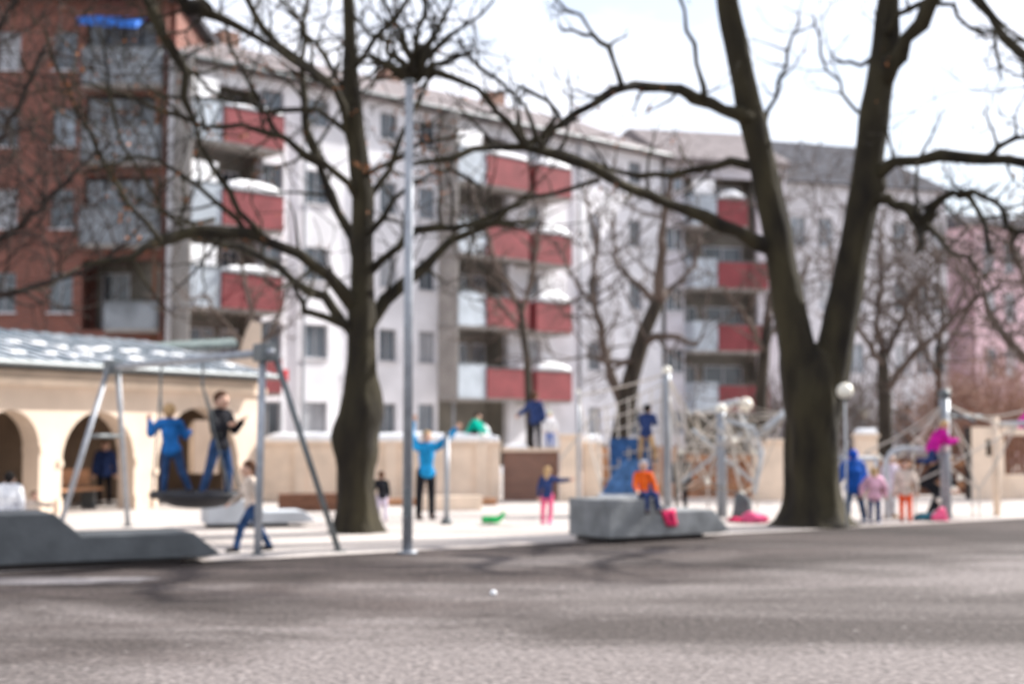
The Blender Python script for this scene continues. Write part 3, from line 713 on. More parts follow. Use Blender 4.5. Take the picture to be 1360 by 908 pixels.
def trunk_mesh(b, pix, D, rnd, n=20, flare=0, burl=()):
    P = []; Rr = []; 
    for i in range(len(pix) - 1):
        x0, y0, r0 = pix[i]; x1, y1, r1 = pix[i + 1]; m = max(2, int(abs(y1 - y0) / 9))
        for k in range(m): tt = k / m; P.append((x0 + (x1 - x0) * tt, y0 + (y1 - y0) * tt)); Rr.append((r0 + (r1 - r0) * tt) / FPX * D)
    P.append(pix[-1][:2]); Rr.append(pix[-1][2] / FPX * D)
    pts = [W(x, y, D) for x, y in P]
    vs = []; fs = []; 
    for i, p in enumerate(pts):
        for k in range(n):
            t = 2 * math.pi * k / n; dx, dy = math.cos(t), math.sin(t)
            r = Rr[i] * (1 + .07 * math.sin(5 * t + p.z * .5) + .10 * noise.noise(Vector((dx * 2.3, dy * 2.3, p.z * 1.1))) + .11 * noise.noise(Vector((dx * 6, dy * 6, p.z * 1.6))))
            if flare: r *= 1 + flare * math.exp(-max(p.z, 0) * 5) * (1 + .5 * math.sin(4 * t + 1))
            for (bz, bt, br) in burl:
                r += br * math.exp(-((p.z - bz) / .22) ** 2) * max(0, math.cos(t - bt)) ** 2
            vs.append(p + Vector((dx * r, dy * r, 0)))
    for i in range(len(pts) - 1):
        for k in range(n): fs.append((i * n + k, i * n + (k + 1) % n, (i + 1) * n + (k + 1) % n, (i + 1) * n + k))
    fs.append(tuple(range((len(pts) - 1) * n, len(pts) * n)))
    b.add(vs, fs)

M['leaf'] = mat('dry_leaf', (.38, .15, .06), var=.3, scale=8)
def leaves(lb, t, seed, n, xr, yr):
    r_ = random.Random(seed); vs = [v for v in lb.v if v.z > 4]; b = MB(); pick = []
    for _ in range(4000):
        v = r_.choice(vs); d = v - Vector((0, 0, EYE)); X_ = d.x / d.y * FPX + 680; Y_ = 575 - d.z / d.y * FPX
        if (xr[0] < X_ < xr[1] and yr[0] < Y_ < yr[1]) or r_.random() < .02: pick.append(v)
        if len(pick) >= n: break
    for v in pick:
        a = Vector((r_.gauss(0, 1), r_.gauss(0, 1), r_.gauss(0, 1))).normalized(); c = a.cross(Vector((r_.random(), r_.random(), 1))).normalized(); q = v + Vector((r_.gauss(0, .03), r_.gauss(0, .03), -.05)); s_ = r_.uniform(.03, .055)
        b.add([q, q + a * s_ + c * s_ * .5, q + a * s_ * 2, q + a * s_ - c * s_ * .5], [(0, 1, 2, 3)])
    o = b.build('dry_leaves', M['leaf'], t); o['kind'] = 'stuff'
# ---- tree 1
DT = 23.2; bx = W(472, 705, DT)
t1 = thing('bare_tree', 'tall bare tree with a burly trunk left of the steel pole', 'tree', (bx.x, bx.y, 0))
tb = MB(); rr = random.Random(1)
trunk_mesh(tb, [(474, 712, 30), (474, 700, 28), (472, 650, 24), (472, 622, 24), (473, 598, 28), (474, 560, 28), (476, 542, 25), (477, 522, 20.5), (480, 470, 19), (480, 420, 19), (481, 380, 15), (482, 260, 14), (473, 180, 12.5), (466, 90, 9.5), (463, 0, 8), (464, -110, 5)], DT, rr, flare=.28, burl=((1.9, 0, .08), (1.55, math.pi, .10), (2.25, .2, .09), (1.2, .1, .05)))
tb.build('trunk', M['bark_moss'], t1, smooth=True)
g = Grow(11); lb = MB()
L = lambda *a, **k: g.limb(*a, b=lb, **k)
L([(478, 415, 11), (440, 368, 9), (390, 335, 8), (330, 312, 7.5), (270, 305, 7), (215, 318, 6), (170, 345, 4), (110, 352, 2.5)], DT, 0, -2.5, dens=.7, tl=1.9)
L([(472, 450, 8), (430, 402, 6.5), (390, 370, 6), (345, 338, 5.5), (300, 322, 4.5), (250, 315, 3)], DT, 0, 2.0, dens=.6, tl=1.6)
L([(458, 425, 6), (412, 418, 5), (402, 405, 4), (385, 378, 3), (350, 370, 2)], DT, -.2, -.6, dens=.4, tl=1.0)
L([(484, 445, 11), (515, 398, 9), (560, 355, 8), (600, 322, 6), (655, 303, 5), (715, 290, 2.5)], DT, 0, 1.5, dens=.7, tl=1.6)
L([(488, 360, 6), (530, 325, 5), (580, 300, 5), (650, 297, 4), (700, 270, 2)], DT, 0, -1.5, dens=.7, tl=1.5)
L([(476, 340, 8), (450, 282, 7), (425, 220, 6), (408, 160, 5.5), (400, 100, 4.5), (405, 30, 3.5), (400, -60, 2.5)], DT, 0, 1.5, dens=.8, tl=1.7)
L([(470, 195, 6), (440, 115, 5.5), (390, 75, 5), (345, 30, 4.5), (315, -40, 3.5)], DT, 0, -1.5, dens=.8, tl=1.6)
L([(476, 270, 5), (430, 215, 4), (350, 175, 3.5), (270, 165, 3), (180, 130, 2.5), (100, 110, 1.5)], DT, 0, -2, dens=.8, tl=1.9)
L([(474, 190, 5), (420, 150, 4), (350, 145, 3.5), (280, 120, 3.2), (225, 55, 3), (190, -20, 3)], DT, 0, 1.0, dens=.7, tl=1.8)
L([(482, 275, 6), (515, 225, 4.5), (535, 180, 4), (560, 120, 3), (580, 60, 2)], DT, 0, 1, dens=1, tl=1.2)
L([(478, 235, 4), (520, 215, 3), (560, 190, 2.5), (620, 180, 1.5)], DT, 0, -1, dens=.9, tl=1.2)
L([(466, 100, 5), (500, 50, 4), (540, 0, 3), (570, -50, 2)], DT, 0, 0, dens=.8, tl=1.4)
L([(350, 320, 4), (300, 255, 3.5), (265, 190, 3), (235, 75, 6), (205, 25, 5.5), (180, -50, 4)], DT, -1, -2, dens=.6, tl=1.6)
L([(440, 120, 3.5), (360, 60, 3.5), (285, 20, 6), (262, 10, 13), (240, 5, 6), (215, -20, 5), (150, -60, 3)], DT, -1, -2, dens=.9, tl=1.4)
L([(285, 290, 2.5), (240, 300, 2), (190, 240, 2), (150, 150, 2), (130, 40, 1.5)], DT, -1.5, -2, dens=.6, tl=1.5)
L([(466, 150, 4), (420, 60, 3.4), (380, 10, 3), (350, -60, 2)], DT, .5, 2, dens=1.1, tl=1.8)
L([(425, 220, 4), (380, 190, 3.2), (330, 110, 2.8), (300, 40, 2.4), (290, -30, 2)], DT, .3, 1, dens=1.1, tl=1.8)
L([(215, 318, 4), (170, 270, 3), (130, 200, 2.6), (90, 120, 2.2), (60, 40, 1.8)], DT, -2, -3, dens=1.1, tl=1.8)
L([(330, 312, 4), (290, 270, 3), (240, 230, 2.6), (180, 210, 2.2), (110, 230, 1.8)], DT, -1, -2, dens=1.1, tl=1.8)
L([(472, 320, 5), (510, 290, 4), (545, 240, 3), (600, 230, 2.4), (640, 250, 1.8)], DT, 0, -1, dens=1.1, tl=1.3)
for x0, y0, x1, y1, of in ((464, -100, 380, -420, 1.5), (464, -100, 560, -380, -1.5), (462, -60, 300, -330, -2), (463, -80, 650, -260, 2), (400, -55, 250, -300, 1), (315, -40, 150, -260, -2)):
    L([(x0, y0, 5), ((x0 * 2 + x1) / 3 + 20, (y0 * 2 + y1) / 3, 5), ((x0 + x1 * 2) / 3 - 15, (y0 + y1 * 2) / 3, 4), (x1, y1, 2)], DT, 0, of, dens=1.2, tl=2.0)  # unseen upper limbs, added to cast mottled shade on the asphalt
lb.add(g.b.v, g.b.f); leaves(lb, t1, 9, 500, (470, 620), (90, 260)); leaves(lb, t1, 10, 330, (60, 470), (40, 330)); lb.build('crown', M['bark_moss'], t1, smooth=True)

# ---- tree 2
DT = 24.8; bx = W(1080, 697, DT)
t2 = thing('forked_tree', 'massive bare tree forking into two mossy stems on the right', 'tree', (bx.x, bx.y, 0))
tb = MB()
trunk_mesh(tb, [(1080, 703, 43), (1080, 690, 38), (1080, 640, 34), (1080, 580, 34.5), (1081, 530, 36), (1083, 495, 33), (1083, 470, 24), (1083, 455, 9)], DT, rr, n=36, flare=.36)
trunk_mesh(tb, [(1074, 600, 22), (1066, 530, 26), (1059, 465, 25), (1046, 400, 22), (1032, 310, 19.5), (1012, 215, 18), (992, 130, 17), (973, 40, 15.5), (955, -60, 13)], DT, rr, n=18)
trunk_mesh(tb, [(1086, 600, 22), (1097, 530, 26), (1107, 465, 25), (1121, 400, 23), (1138, 310, 21), (1150, 240, 20), (1163, 140, 19), (1176, 60, 18), (1180, 0, 14), (1180, -70, 12)], DT, rr, n=18, burl=((5.9, 0, .12),))
tb.build('trunk', M['bark_moss'], t2, smooth=True)
g = Grow(23); lb = MB(); L = lambda *a, **k: g.limb(*a, b=lb, **k)
L([(990, 158, 13), (960, 146, 9), (925, 130, 8), (900, 119, 7), (860, 113, 6.5), (830, 118, 6), (800, 130, 5.5), (765, 152, 5), (735, 170, 4.5), (700, 190, 4)], DT, 0, -2.5, dens=.55, tl=1.1, depth=2)
L([(830, 118, 4), (815, 85, 3.6), (795, 55, 3.2), (775, 47, 2.6), (750, 42, 2.2), (742, 35, 1.4)], DT, -1.8, -2.2, dens=.5, tl=.7, depth=1)
L([(797, 58, 2.6), (775, 25, 2.2), (735, -5, 1.6)], DT, -1.9, -2.4, dens=.4, tl=.6, depth=1)
L([(935, 132, 4), (930, 100, 3.2), (920, 60, 2.8), (905, 15, 2.4), (890, -30, 2)], DT, -.6, -1, dens=.3, tl=.6, depth=1)
L([(1020, 330, 10), (980, 308, 8.5), (930, 285, 8), (880, 268, 7.5), (840, 250, 7), (800, 235, 7), (760, 213, 6.5), (720, 196, 5.5), (660, 195, 4.5), (600, 204, 4), (545, 218, 2.5)], DT, 0, -4, dens=.55, tl=1.4)
L([(1010, 218, 8), (970, 217, 6), (920, 224, 5.5), (870, 236, 5), (830, 232, 3.5), (790, 215, 2)], DT, 0, 1.2, dens=.45, tl=1.0)
L([(700, 193, 4.5), (672, 165, 4), (650, 130, 3.5), (600, 110, 4), (560, 95, 6), (545, 100, 7), (520, 90, 4), (490, 75, 3)], DT, -3.2, -3.8, dens=1.3, tl=1.3, up=.4)
for (dx, dy) in ((-70, -70), (-35, -90), (10, -110), (45, -95), (80, -80), (60, -30), (-60, -20), (25, -60)):
    L([(552, 100, 4), (552 + dx * .4, 100 + dy * .5, 3.2), (552 + dx * .8, 100 + dy * .8, 2.4), (552 + dx * 1.3, 100 + dy * 1.25, 1.5)], DT, -3.8, -3.8 + dx * .01, dens=1.3, tl=.9, depth=2, up=.3, start=.05)
L([(720, 196, 4), (705, 165, 3), (690, 130, 2.6), (640, 90, 2.2), (610, 50, 1.8)], DT, -3, -3.5, dens=.6, tl=1.0)
L([(800, 235, 3), (760, 250, 3), (700, 265, 3), (650, 290, 3), (600, 310, 2)], DT, -2, -1, dens=.6, tl=1.0)
L([(720, 196, 3.5), (735, 160, 3), (745, 150, 2.8), (700, 118, 2.4), (680, 120, 2), (655, 130, 1.4)], DT, -3, -3, dens=.5, tl=.8)
L([(1150, 245, 12), (1190, 216, 9), (1250, 207, 7.5), (1310, 212, 7), (1370, 220, 6), (1430, 215, 4)], DT, 0, -1.5, dens=.55, tl=1.1, depth=2)
L([(1315, 212, 4.5), (1328, 192, 4), (1345, 182, 3.5), (1375, 180, 2.5)], DT, -.9, -1.2, dens=.8, tl=.9, depth=2)
L([(1148, 268, 9), (1180, 265, 7), (1200, 275, 7), (1215, 288, 10), (1224, 298, 12), (1238, 285, 8), (1250, 262, 5.5), (1275, 254, 5), (1295, 275, 4), (1308, 305, 3.4), (1315, 335, 2.5)], DT, 0, -1.8, dens=.8, tl=.8, depth=1)
L([(1228, 300, 4.5), (1250, 318, 3.2), (1285, 340, 2.4), (1320, 385, 1.8)], DT, -1, -1.5, dens=.6, tl=.7, depth=1)
L([(1278, 255, 4), (1310, 262, 3.5), (1330, 285, 3.5), (1350, 305, 4), (1375, 310, 2)], DT, -1.4, -1.8, dens=.8, tl=.6, depth=1)
L([(1222, 300, 4), (1222, 325, 3.4), (1218, 335, 2.6)], DT, -1, -1.1, dens=.8, tl=.4, depth=1)
L([(1219, 290, 3), (1219, 250, 2.2), (1218, 215, 1.5)], DT, -1, -.9, dens=.3, tl=.4, depth=1)
L([(1166, 115, 13), (1185, 85, 11), (1210, 52, 10), (1240, 10, 9), (1275, -50, 8)], DT, 0, -1, dens=.55, tl=1.1, depth=2)
L([(1180, 45, 5), (1195, 20, 4), (1225, 8, 3.5), (1265, 12, 3), (1288, 38, 3), (1312, 48, 2.6), (1324, 70, 2.2), (1328, 105, 1.5)], DT, -.3, -1.2, dens=.7, tl=.6, depth=1)
L([(1262, -35, 7), (1300, 0, 6.5), (1335, 45, 6), (1375, 90, 5)], DT, -.8, -2, dens=.55, tl=1.1, depth=2)
L([(1168, 75, 4), (1145, 84, 3), (1120, 82, 2.2), (1105, 72, 1.6)], DT, 0, .4, dens=.6, tl=.5, depth=1)
L([(1010, 180, 4), (1040, 90, 2.4), (1060, 20, 1.8)], DT, .3, 1.5, dens=1, tl=1.0)
L([(1140, 150, 3), (1100, 90, 2.2), (1080, 20, 1.6)], DT, .3, 1.8, dens=1, tl=1.0)
for x0, y0, x1, y1, of in ((955, -55, 900, -420, -2), (955, -55, 780, -330, -3.5), (955, -55, 1040, -400, 1), (1180, -65, 1120, -450, -1.5), (1180, -65, 1230, -470, 2), (1275, -50, 1400, -380, -1.5), (1275, -50, 1330, -450, 2), (1428, 215, 1560, 60, -2), (1375, 90, 1480, 60, -3), (1180, -65, 1010, -330, -4), (955, -60, 860, -200, -5), (1275, -50, 1500, -180, -4)):
    L([(x0, y0, 10), ((x0 * 2 + x1) / 3 + 20, (y0 * 2 + y1) / 3, 9), ((x0 + x1 * 2) / 3 - 15, (y0 + y1 * 2) / 3, 7), (x1, y1, 3)], DT, 0, of, dens=1.3, tl=2.4, tr=.045)  # out-of-view upper crown, added for its shade on the asphalt
lb.add(g.b.v, g.b.f); leaves(lb, t2, 8, 330, (1150, 1220), (0, 130)); leaves(lb, t2, 12, 200, (740, 900), (100, 260)); lb.build('crown', M['bark_moss'], t2, smooth=True)

# ---- trees beyond the wall
def far_tree(label, D, trunk, limbs, seed, dens=1.0, tl=2.2, m='twig_f', depth=2, tr=.045, name='bare_tree'):
    x = W(trunk[0][0], trunk[0][1], D).x; t = thing(name, label, 'tree', (x, D, 0)); g = Grow(seed); g.rmin = .014; tb = MB()
    base = W(trunk[0][0], 575 + 1.62 * FPX / D, D); py0 = 575 + 1.62 * FPX / D
    tr_ = [(trunk[0][0], py0, trunk[0][2] * 1.15)] + trunk
    trunk_mesh(tb, tr_, D, rr, n=10); tb.build('trunk', M['bark'], t, smooth=True)
    lb = MB()
    for k, l in enumerate(limbs): g.limb(l, D, 0, (1.6, -1.6)[k % 2], dens=dens, tl=tl, depth=depth, tr=tr, b=lb, start=.1)
    lb.add(g.b.v, g.b.f); lb.build('crown', M[m], t, smooth=True)
far_tree('mossy leaning bare tree behind the climbing net', 42, [(815, 620, 14), (828, 560, 13), (838, 500, 12), (856, 440, 11), (874, 398, 9)],
   [[(830, 545, 8), (812, 500, 6), (800, 450, 5), (788, 390, 4), (792, 320, 3), (775, 250, 2)], [(874, 400, 8), (878, 350, 6), (880, 300, 5), (895, 230, 3)], [(868, 402, 6), (850, 380, 5), (820, 350, 3), (815, 280, 2)],
    [(850, 455, 5), (885, 445, 4), (925, 458, 3)], [(876, 398, 7), (890, 385, 4), (920, 350, 3), (935, 280, 2)], [(845, 480, 4), (815, 480, 3.4), (780, 470, 2)], [(792, 400, 3), (760, 370, 2.4), (740, 320, 1.6)]], 31, dens=.75, tl=2.0)
far_tree('slender bare tree between the white globe lamp and the forked trunk', 50, [(1008, 600, 9), (1012, 500, 8), (1020, 420, 6)],
   [[(1020, 425, 6), (1025, 370, 4), (1030, 300, 3), (1040, 220, 2)], [(1016, 470, 4), (990, 420, 3), (960, 380, 2)], [(1018, 450, 4), (1050, 400, 3), (1075, 340, 2)]], 37, dens=.9)
far_tree('twin-stemmed bare tree right of the forked trunk', 40, [(1176, 600, 10), (1174, 520, 9), (1172, 470, 7)],
   [[(1172, 470, 6), (1165, 430, 4.5), (1172, 370, 3.5), (1165, 300, 2.5)], [(1176, 520, 5.5), (1205, 478, 4.5), (1240, 447, 4), (1285, 405, 3), (1330, 380, 2)], [(1172, 480, 5), (1200, 420, 3.5), (1230, 360, 3), (1290, 300, 2)], [(1172, 490, 4), (1140, 430, 3), (1110, 380, 2)]], 41, dens=1.3, tl=2.6)
far_tree('thin straight bare tree behind the right climbing mast', 44, [(1247, 610, 5), (1247, 520, 4.5), (1247, 450, 3.5)],
   [[(1247, 455, 3.4), (1250, 400, 3), (1240, 330, 2)], [(1247, 480, 3), (1275, 430, 2.4), (1300, 380, 1.6)], [(1247, 500, 3), (1220, 450, 2.4), (1200, 400, 1.6)]], 43, dens=1.4, tl=2.2)
far_tree('bare tree at the right edge leaning over the gate wall', 38, [(1440, 640, 16), (1430, 560, 13), (1420, 500, 11)],
   [[(1425, 520, 7), (1370, 480, 5.5), (1330, 440, 4.5), (1310, 400, 3.5), (1290, 340, 2.5)], [(1420, 500, 7), (1380, 420, 5), (1350, 350, 4), (1340, 300, 2.5)], [(1425, 500, 6), (1400, 400, 4), (1390, 300, 3)]], 47, dens=1.0, tl=2.0)
far_tree('bare tree beside the brick building at the left edge', 36, [(-90, 640, 16), (-85, 500, 14), (-80, 380, 12)],
   [[(-80, 400, 8), (-30, 340, 6), (40, 290, 5), (100, 230, 3.5), (150, 190, 2)], [(-80, 380, 9), (-40, 250, 6), (20, 150, 4), (60, 60, 3)], [(-82, 430, 7), (-20, 400, 5), (50, 380, 4), (130, 350, 3), (190, 300, 2)], [(-80, 390, 8), (-60, 250, 6), (-30, 100, 4), (30, -20, 3)]], 53, dens=1.5, tl=2.8, m='twig')
far_tree('small bare tree against the white facade behind the snow-topped wall', 45, [(350, 600, 6), (345, 520, 5), (340, 450, 4)],
   [[(340, 455, 4), (330, 400, 3), (320, 350, 2)], [(342, 480, 3), (300, 430, 2.4), (270, 390, 1.8)], [(342, 470, 3), (370, 420, 2.4), (385, 370, 1.6)]], 59, dens=1.4, tl=1.8)
far_tree('small tree in front of the middle balconies', 48, [(705, 600, 6), (700, 480, 5), (690, 400, 4)],
   [[(690, 405, 4), (660, 350, 3.4), (640, 290, 2.4), (620, 240, 2)], [(692, 420, 3.6), (710, 350, 3), (720, 290, 2.2)], [(695, 440, 3), (660, 400, 2.4), (625, 380, 1.6)]], 61, dens=1.1, tl=2.0)
# bushes
M['bush'] = mat('bush_twigs', (.27, .155, .115), var=.35, scale=2)
M['bush_g'] = mat('olive_bush_twigs', (.17, .14, .08), var=.35, scale=2)
def bush(px, D, w_, h, label, m, seed, n=90):
    x = GX(px, D); t = thing('bare_bush', label, 'bush', (x, D, 0)); g = Grow(seed); g.rmin = .011; st = MB()
    for k in range(n):
        a = g.r.uniform(0, 2 * math.pi); q = Vector((x + math.cos(a) * w_ * .3 * g.r.random(), D + math.sin(a) * w_ * .3 * g.r.random(), 0))
        g.twig(q, Vector((math.cos(a) * g.r.uniform(0, .8), math.sin(a) * g.r.uniform(0, .8), 1.2)), h * g.r.uniform(.6, 1.1), .014, 2, .1)
    g.b.build('branches', M[m], t)
bush(1312, 42, 3.4, 3.0, 'reddish brown bare bush behind the gate wall at right', 'bush', 71, 85)
bush(1345, 46, 3.0, 3.4, 'tall reddish bare bush at the right edge', 'bush', 72, 60)
bush(1215, 48, 2.5, 2.6, 'bare thicket behind the magenta-clad child', 'twig_f' , 73, 50)
bush(1095, 55, 3, 3.4, 'bare thicket far behind the forked trunk', 'twig_f', 75, 90)

# ------------------------------------------------------------------ climbing frames
def rope(b, a, c, r=.014, sag=.04, n=6):
    a = Vector(a); c = Vector(c); b.tube([a.lerp(c, i / n) + Vector((0, 0, -sag * math.sin(math.pi * i / n))) for i in range(n + 1)], r, 6)
def P0(px, D, py=None):
    v = W(px, py if py is not None else 575, D)
    if py is None: v.z = 0
    return v
t = thing('climbing_net', 'rope climbing net with steel masts and a blue mat, behind the middle concrete block', 'climbing frame', (3, 28.5, 0))
masts = [(886, 28.5, 492, .09), (958, 27.5, 543, .10), (768, 30.0, 520, .04)]
for px, D, py, r in masts:
    a = P0(px, D); c = P0(px, D, py); c.x = a.x; m_ = cyl(a, c, r, 'mast', 'steel', t, r * .85)
    MB().ball(c, r * 1.05, 12, 8).build('mast_cap', M['lamp'], m_, smooth=True)
T1 = P0(886, 28.5, 496); T2 = P0(958, 27.5, 546); T0 = P0(768, 30, 525)
# leaning rope ladder net (left)
Aq, Bq, Cq, Dq = P0(772, 29.5, 600), T1, P0(868, 28.2, 655), P0(800, 28.6, 655)
Aq = P0(790, 29.2, 545); Dq = P0(800, 28.2, 652); Bq = P0(880, 28.5, 510); Cq = P0(872, 27.8, 655)
b = MB()
for i in range(8): k = i / 7; rope(b, Aq.lerp(Dq, k), Bq.lerp(Cq, k), .016)
for i in range(7): k = i / 6; rope(b, Aq.lerp(Bq, k), Dq.lerp(Cq, k), .016)
rope(b, T0, T1, .02); rope(b, T0, Dq, .02); rope(b, P0(744, 29, 610), Aq, .02)
b.build('rope_net', M['rope'], t)
# spatial web on the right
b = MB(); rn = random.Random(5)
nodes = [P0(x, d, y) for x, y, d in ((905, 600, 28), (930, 575, 28.5), (975, 585, 27), (1000, 600, 27.5), (1005, 640, 28), (940, 640, 27.5), (900, 650, 28.2), (985, 655, 27.2), (1020, 575, 27.5), (1042, 548, 27.5), (915, 548, 28.4), (978, 533, 27.8))]
for i in range(len(nodes)):
    rope(b, nodes[i], T2, .018)
    near = sorted(range(len(nodes)), key=lambda j: (nodes[i] - nodes[j]).length)[1:4]
    for j in near:
        rope(b, nodes[i], nodes[j], .015)
for n_ in (0, 1, 10, 6, 5): rope(b, nodes[n_], T1, .018)
for _ in range(12):
    i, j = rn.sample(range(len(nodes)), 2)
    if (nodes[i] - nodes[j]).length < 1.9: rope(b, nodes[i], nodes[j], .015)
for x_, y_ in ((900, 560), (912, 590), (925, 545), (945, 600), (968, 560), (990, 560), (1015, 600), (1030, 560)):
    rope(b, P0(x_, 27.9, y_), nodes[rn.randrange(len(nodes))], .02); rope(b, P0(x_, 27.9, y_), nodes[rn.randrange(len(nodes))], .02)
for n_ in (4, 5, 6, 7): g_ = nodes[n_].copy(); g_.z = 0; rope(b, nodes[n_], g_, .018, 0)
b.build('rope_web', M['rope'], t)
b = MB()
for n_ in (0, 1, 2, 3, 5, 7, 9, 10): b.ball(nodes[n_], .055, 8, 6)
b.build('rope_joints', M['lamp'], t)  # white balls stand in for glints on the steel joints
b = MB(); b.tube([P0(1042, 27.5, 547), P0(1008, 27.6, 578)], .06, 8); b.tube([P0(915, 28.4, 548), P0(980, 27.8, 533)], .055, 8); b.tube([P0(958, 27.5, 556), P0(1000, 27.5, 568), P0(1012, 27.5, 600), P0(1002, 27.5, 655)], .045, 8)
b.tube([P0(920, 28, 570), P0(1000, 27.4, 640)], .035, 8); b.tube([P0(980, 27.8, 545), P0(1010, 27.6, 610)], .035, 8); b.tube([P0(905, 28, 640), P0(985, 27.4, 575)], .035, 8)
b.build('climbing_pipe', M['concrete_l'], t, smooth=True)
# blue mat / slide
q = [P0(800, 28.0, 655), P0(862, 27.2, 655), P0(862, 27.8, 612), P0(826, 28.4, 612)]
b = MB(); th = Vector((0, .06, .03)); b.hexa(q + [v + th for v in q]); b.build('blue_panel', cloth('play_blue', (.07, .15, .30)), t, label='slanted blue panel')
b = MB(); q = [P0(795, 27.0, 662), P0(868, 27.0, 662), P0(868, 28.6, 652), P0(795, 28.6, 652)]; zz = .35
b.hexa([Vector((v.x, v.y, zz)) for v in q] + [Vector((v.x, v.y, zz + .06)) for v in q]); b.build('platform', M['concrete_l'], t)
b = MB(); x0, x1 = q[0].x, q[1].x
for x, y in ((x0 + .05, 27.1), (x1 - .05, 27.1), (x0 + .05, 28.4), (x1 - .05, 28.4)): b.tube([(x, y, 0), (x, y, .349)], .04, 8)
b.build('platform_posts', M['steel_d'], t)
bl = MB(); bl.box(GX(810, 28.4), GX(866, 28.4), 28.4, 28.46, .45, 1.5); bl.build('blue_panel', cloth('play_navy', (.04, .10, .24)), t, label='upright dark blue panel')
# swing bar left: posts at 600-660 y 575..: rope course between posts
# sloping rock
b = MB(); c = P0(985, 26.5); b.ball((c.x, c.y, .18), (.2, .2, .38), 12, 8)
for v in b.v: v += Vector((.09 * noise.noise(v * 3), .09 * noise.noise(v * 3 + Vector((5, 0, 0))), .14 * noise.noise(v * 2.5))); v.z = max(v.z, 0)
tag(b.build('boulder', M['concrete'], None), 'dark grey boulder between the net and the forked tree', 'boulder')

t = thing('climbing_mast', 'steel mast with bars and ropes on the right of the play area', 'climbing frame', (8.1, 27, 0))
a = P0(1255, 26.8); c = P0(1255, 26.8, 524); c.x = a.x; m_ = cyl(a, c, .10, 'mast', 'steel', t, .09); MB().ball(c, .12, 12, 8).build('mast_cap', M['steel_d'], m_, smooth=True)
b = MB(); b.tube([P0(1262, 26.8, 553), P0(1303, 27.5, 553)], .04, 8); b.tube([P0(1262, 26.8, 545), P0(1295, 26.5, 560)], .03, 8); b.build('cross_bar', M['steel_d'], t)
b = MB(); b.tube([P0(1178, 26.8), P0(1178, 26.8, 640), P0(1176, 26.8, 612), P0(1184, 26.8, 600), P0(1200, 26.8, 595), P0(1225, 26.8, 597), P0(1250, 26.8, 605)], .05, 10); b.build('bent_pipe', M['concrete_l'], t, smooth=True)
b = MB(); top = P0(1255, 26.8, 535)
rp_ = [P0(1150, 27, 600), P0(1186, 27, 612), P0(1212, 27, 590), P0(1215, 26.5, 640), P0(1290, 27.2, 600), P0(1350, 27.5, 565), P0(1300, 27.5, 650), P0(1210, 26.5, 575)]
for v in rp_: rope(b, top, v, .018, .08)
for i in range(len(rp_) - 1): rope(b, rp_[i], rp_[i + 1], .018)
for i in (0, 3, 4, 6): v = rp_[i].copy(); v.z = 0; rope(b, rp_[i], v, .018, 0)
rope(b, P0(1300, 27.5, 553), P0(1360, 28, 545)); rope(b, P0(1210, 26.7, 600), P0(1252, 26.7, 598)); rope(b, P0(1225, 26.9, 590), P0(1275, 26.9, 607))
b.build('ropes', M['rope'], t)
b = MB()
for x, y in ((1258, 596), (1168, 607), (1274, 635), (1267, 649), (1247, 664)): b.ball(P0(x, 26.6, y), .05, 8, 6)
b.build('rope_joints', M['lamp'], t)  # white colour stands in for the glint of steel joints
p1 = P0(1322, 27.8); t = thing('play_post', 'pale wooden post with rail at the right edge of the play area', 'post', p1)
b = cyl(p1, (p1.x, p1.y, 1.9), .07, 'post', 'cream2', t); MB().tube([(p1.x + .08, p1.y, 1.78), (p1.x + 2.2, p1.y + .2, 1.85)], .05, 8).build('rail', M['concrete_l'], t, smooth=True)
p1 = P0(1110, 26.0); t = thing('play_rail', 'thin pale rail beside the forked trunk at shoulder height', 'rail', p1)
b = MB(); b.tube([(p1.x, p1.y, 0), (p1.x, p1.y, 1.15)], .035, 8); b.tube([(p1.x, p1.y, 1.14), (p1.x + .75, p1.y + .1, 1.14)], .04, 8); b.tube([(p1.x + .75, p1.y + .1, 0), (p1.x + .75, p1.y + .1, 1.14)], .035, 8); b.build('rail_frame', M['concrete_l'], t, smooth=True)

